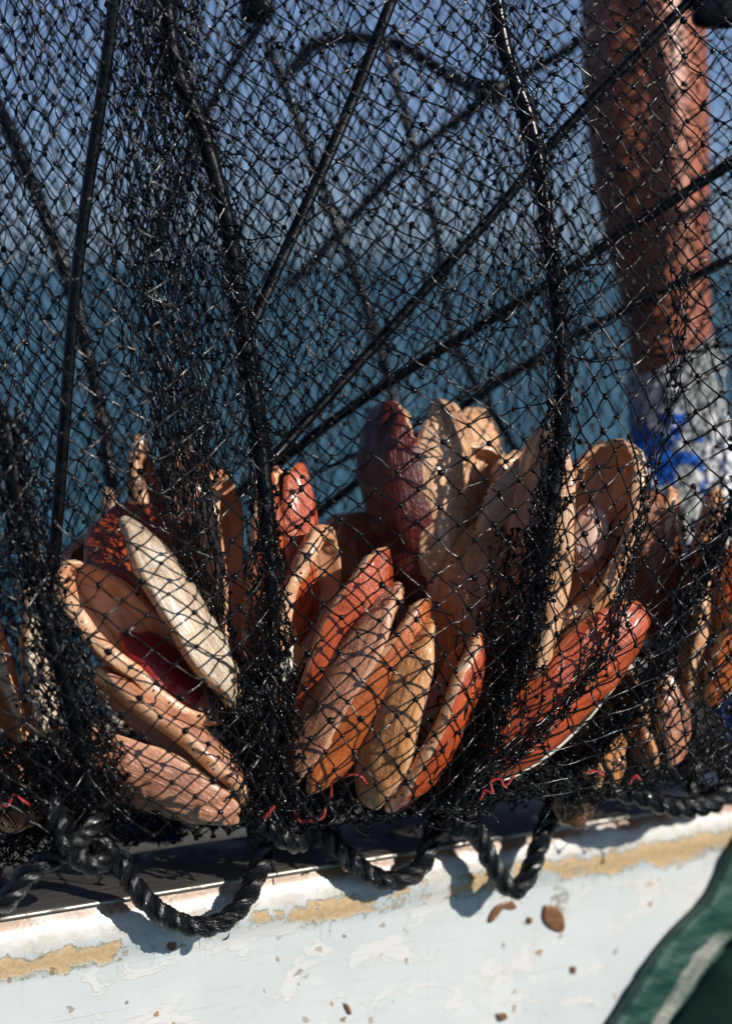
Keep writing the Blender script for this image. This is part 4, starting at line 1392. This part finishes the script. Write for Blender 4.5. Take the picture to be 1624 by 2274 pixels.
def debris(name, px, py, pts, thick, mat, label, cat, seed):
    rg = np.random.RandomState(seed)
    n = 28
    P = crom(np.array(list(pts) + [pts[0]], float), n + 1)[:-1]
    V = []
    for lev, (sh, up) in enumerate(((1.0, 0.0), (0.97, 0.55), (0.75, 0.9), (0.4, 1.05))):
        for q in P:
            o = 0.0004 + up * thick * (1 + 0.25 * rg.randn() * (lev > 0))
            V.append(hull_pt(px + q[0] * sh, py + q[1] * sh, o))
    V.append(hull_pt(px, py, thick * 1.0 + 0.0004))
    F = [(l * n + i, l * n + (i + 1) % n, (l + 1) * n + (i + 1) % n, (l + 1) * n + i) for l in range(3) for i in range(n)]
    F += [(3 * n + i, 3 * n + (i + 1) % n, 4 * n) for i in range(n)]
    o = mesh_obj(name, np.array(V), F, mat)
    tag(o, label, cat, 'brown bits stuck on the boat side')


debris('mud_flake', 1228, 2042, [(-20, -33), (8, -28), (22, -8), (24, 22), (12, 27), (-12, 14), (-24, -6)], 0.0014, M_MUD, 'brown mud flake stuck on the boat side, largest of the brown bits', 'mud flake', 1)
debris('mud_flake', 1175, 2042, [(-4, -7), (5, -4), (4, 8), (-4, 6)], 0.0007, M_MUD, 'tiny brown mud speck just left of the largest flake', 'mud flake', 2)
debris('mud_smear', 1105, 2010, [(30, -12), (42, 4), (30, 10), (14, 6), (0, 22), (-14, 38), (-22, 34), (-10, 8), (8, -6)], 0.0008, M_MUD, 'wet brown smear on the boat side below the V shaped rope', 'mud smear', 3)
debris('mud_flake', 380, 2088, [(-6, -28), (8, -20), (13, 8), (6, 24), (-8, 18), (-12, -6)], 0.0022, M_MUD, 'small dark brown clump stuck on the boat side under the longest loop', 'mud flake', 4)
debris('mud_flake', 771, 2238, [(-7, -14), (4, -4), (9, 12), (4, 13), (-3, 0)], 0.0006, M_MUD, 'thin dark curved bit on the boat side near the bottom middle', 'mud flake', 5)
debris('mud_flake', 1114, 2258, [(-12, -8), (6, -10), (11, 2), (-4, 9)], 0.0008, M_MUD, 'small tan bit on the boat side near the bottom', 'mud flake', 6)
debris('mud_flake', 1272, 2153, [(-5, -8), (6, -6), (3, 9), (-5, 4)], 0.0006, M_MUD, 'tiny dark speck on the boat side right of the bottom middle', 'mud flake', 7)

v, f = ico(3)
rg = np.random.RandomState(4)
v = v * (1 + 0.22 * np.sin(v @ rg.randn(3) * 4 + 1) + 0.12 * np.sin(v @ rg.randn(3) * 9))[:, None]
o = mesh_obj('shell_fragment', v * np.array([0.0042, 0.003, 0.0135]), f, M_PEARL)
o.location = W(634, 1475, 1.306)
o.rotation_euler = (0.1, 0.3, 0.2)
tag(o, 'chalky white shell fragment caught in the net right of the centre pipe', 'shell fragment')

# ------------------------------------------------------------------ blue plastic glimpsed through the bottom netting
def blue(px, py, d, sx, sy, seed, label):
    rg = np.random.RandomState(seed)
    g = 14
    V, F = [], []
    for i in range(g):
        for j in range(g):
            u, v_ = i / (g - 1) - 0.5, j / (g - 1) - 0.5
            V.append(W(px + u * sx, py + v_ * sy, d + 0.012 * math.sin(9 * u + 4 * v_) * math.cos(7 * v_) + rg.randn() * 0.002 + 0.03 * v_ * -1))
    F = [(i * g + j, (i + 1) * g + j, (i + 1) * g + j + 1, i * g + j + 1) for i in range(g - 1) for j in range(g - 1)]
    o = mesh_obj('plastic_sheet', np.array(V), F, M_BLUE)
    m = o.modifiers.new('thickness', 'SOLIDIFY'); m.thickness = 0.001
    tag(o, label, 'plastic sheet', 'blue plastic behind the net')


blue(330, 1835, 1.50, 150, 70, 1, 'crumpled blue plastic glimpsed through the black netting at lower left')
blue(1622, 1630, 1.56, 70, 150, 2, 'crumpled blue plastic behind the coil of rope at right')

# ------------------------------------------------------------------ person: bare arm in a white and blue glove
def loft(secs, n=70, S=28, seed=0):
    """secs: (px, py, d, rx_px, ry_px) -> closed loft"""
    q = crom(np.array(secs, float), n)
    C = W(q[:, 0], q[:, 1], q[:, 2])
    T = np.gradient(C, axis=0); T /= np.linalg.norm(T, axis=1, keepdims=True)
    A = np.tile(RGT, (n, 1)) - T * (T @ RGT)[:, None]; A /= np.linalg.norm(A, axis=1, keepdims=True)
    B = np.cross(T, A)
    an = np.arange(S) * 2 * np.pi / S
    k = (q[:, 2] / 4241)[:, None, None]
    V = C[:, None] + k * (q[:, 3][:, None, None] * np.cos(an)[None, :, None] * A[:, None] + q[:, 4][:, None, None] * np.sin(an)[None, :, None] * B[:, None])
    V = V.reshape(-1, 3)
    F = [(i * S + j, i * S + (j + 1) % S, (i + 1) * S + (j + 1) % S, (i + 1) * S + j) for i in range(n - 1) for j in range(S)]
    F += [tuple(range(S))[::-1], tuple((n - 1) * S + j for j in range(S))]
    return V, F


person = empty('person', W(1500, 1400, 1.60))
tag(person, 'person reaching down a bare sunburnt arm in a white and blue glove behind the net', 'person')
V, F = loft([(1455, -1000, 1.85, 120, 120), (1440, -850, 1.80, 165, 150), (1425, -600, 1.72, 150, 140), (1415, -330, 1.65, 142, 135), (1422, -160, 1.60, 140, 128), (1425, 0, 1.58, 137, 122), (1432, 200, 1.57, 138, 120), (1448, 420, 1.57, 126, 108), (1472, 620, 1.57, 104, 92), (1490, 780, 1.57, 92, 78), (1498, 900, 1.57, 92, 66), (1505, 1010, 1.57, 84, 50), (1505, 1060, 1.57, 30, 20)], 110, 36)
mesh_obj('arm', V, F, M_SKIN, person)
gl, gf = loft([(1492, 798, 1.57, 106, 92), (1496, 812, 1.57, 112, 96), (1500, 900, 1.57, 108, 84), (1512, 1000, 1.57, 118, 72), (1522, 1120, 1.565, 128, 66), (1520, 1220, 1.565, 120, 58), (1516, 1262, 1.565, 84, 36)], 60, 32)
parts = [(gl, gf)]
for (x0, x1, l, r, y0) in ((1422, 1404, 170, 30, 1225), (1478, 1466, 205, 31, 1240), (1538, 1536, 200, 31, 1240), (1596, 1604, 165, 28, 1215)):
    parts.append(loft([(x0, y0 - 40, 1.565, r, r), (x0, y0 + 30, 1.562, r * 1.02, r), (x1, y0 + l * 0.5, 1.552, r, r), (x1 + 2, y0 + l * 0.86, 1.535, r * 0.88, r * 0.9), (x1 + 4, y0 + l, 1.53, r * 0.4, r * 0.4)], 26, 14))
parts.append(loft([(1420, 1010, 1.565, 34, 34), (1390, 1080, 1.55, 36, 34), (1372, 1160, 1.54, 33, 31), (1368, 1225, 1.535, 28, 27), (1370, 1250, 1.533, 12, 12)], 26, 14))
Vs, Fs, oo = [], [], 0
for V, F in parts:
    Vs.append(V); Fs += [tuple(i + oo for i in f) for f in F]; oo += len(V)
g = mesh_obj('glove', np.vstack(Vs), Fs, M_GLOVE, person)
m = g.modifiers.new('weld', 'REMESH'); m.mode = 'VOXEL'; m.voxel_size = 0.0024; m.use_smooth_shade = True
m = g.modifiers.new('soft', 'SMOOTH'); m.factor = 0.5; m.iterations = 3
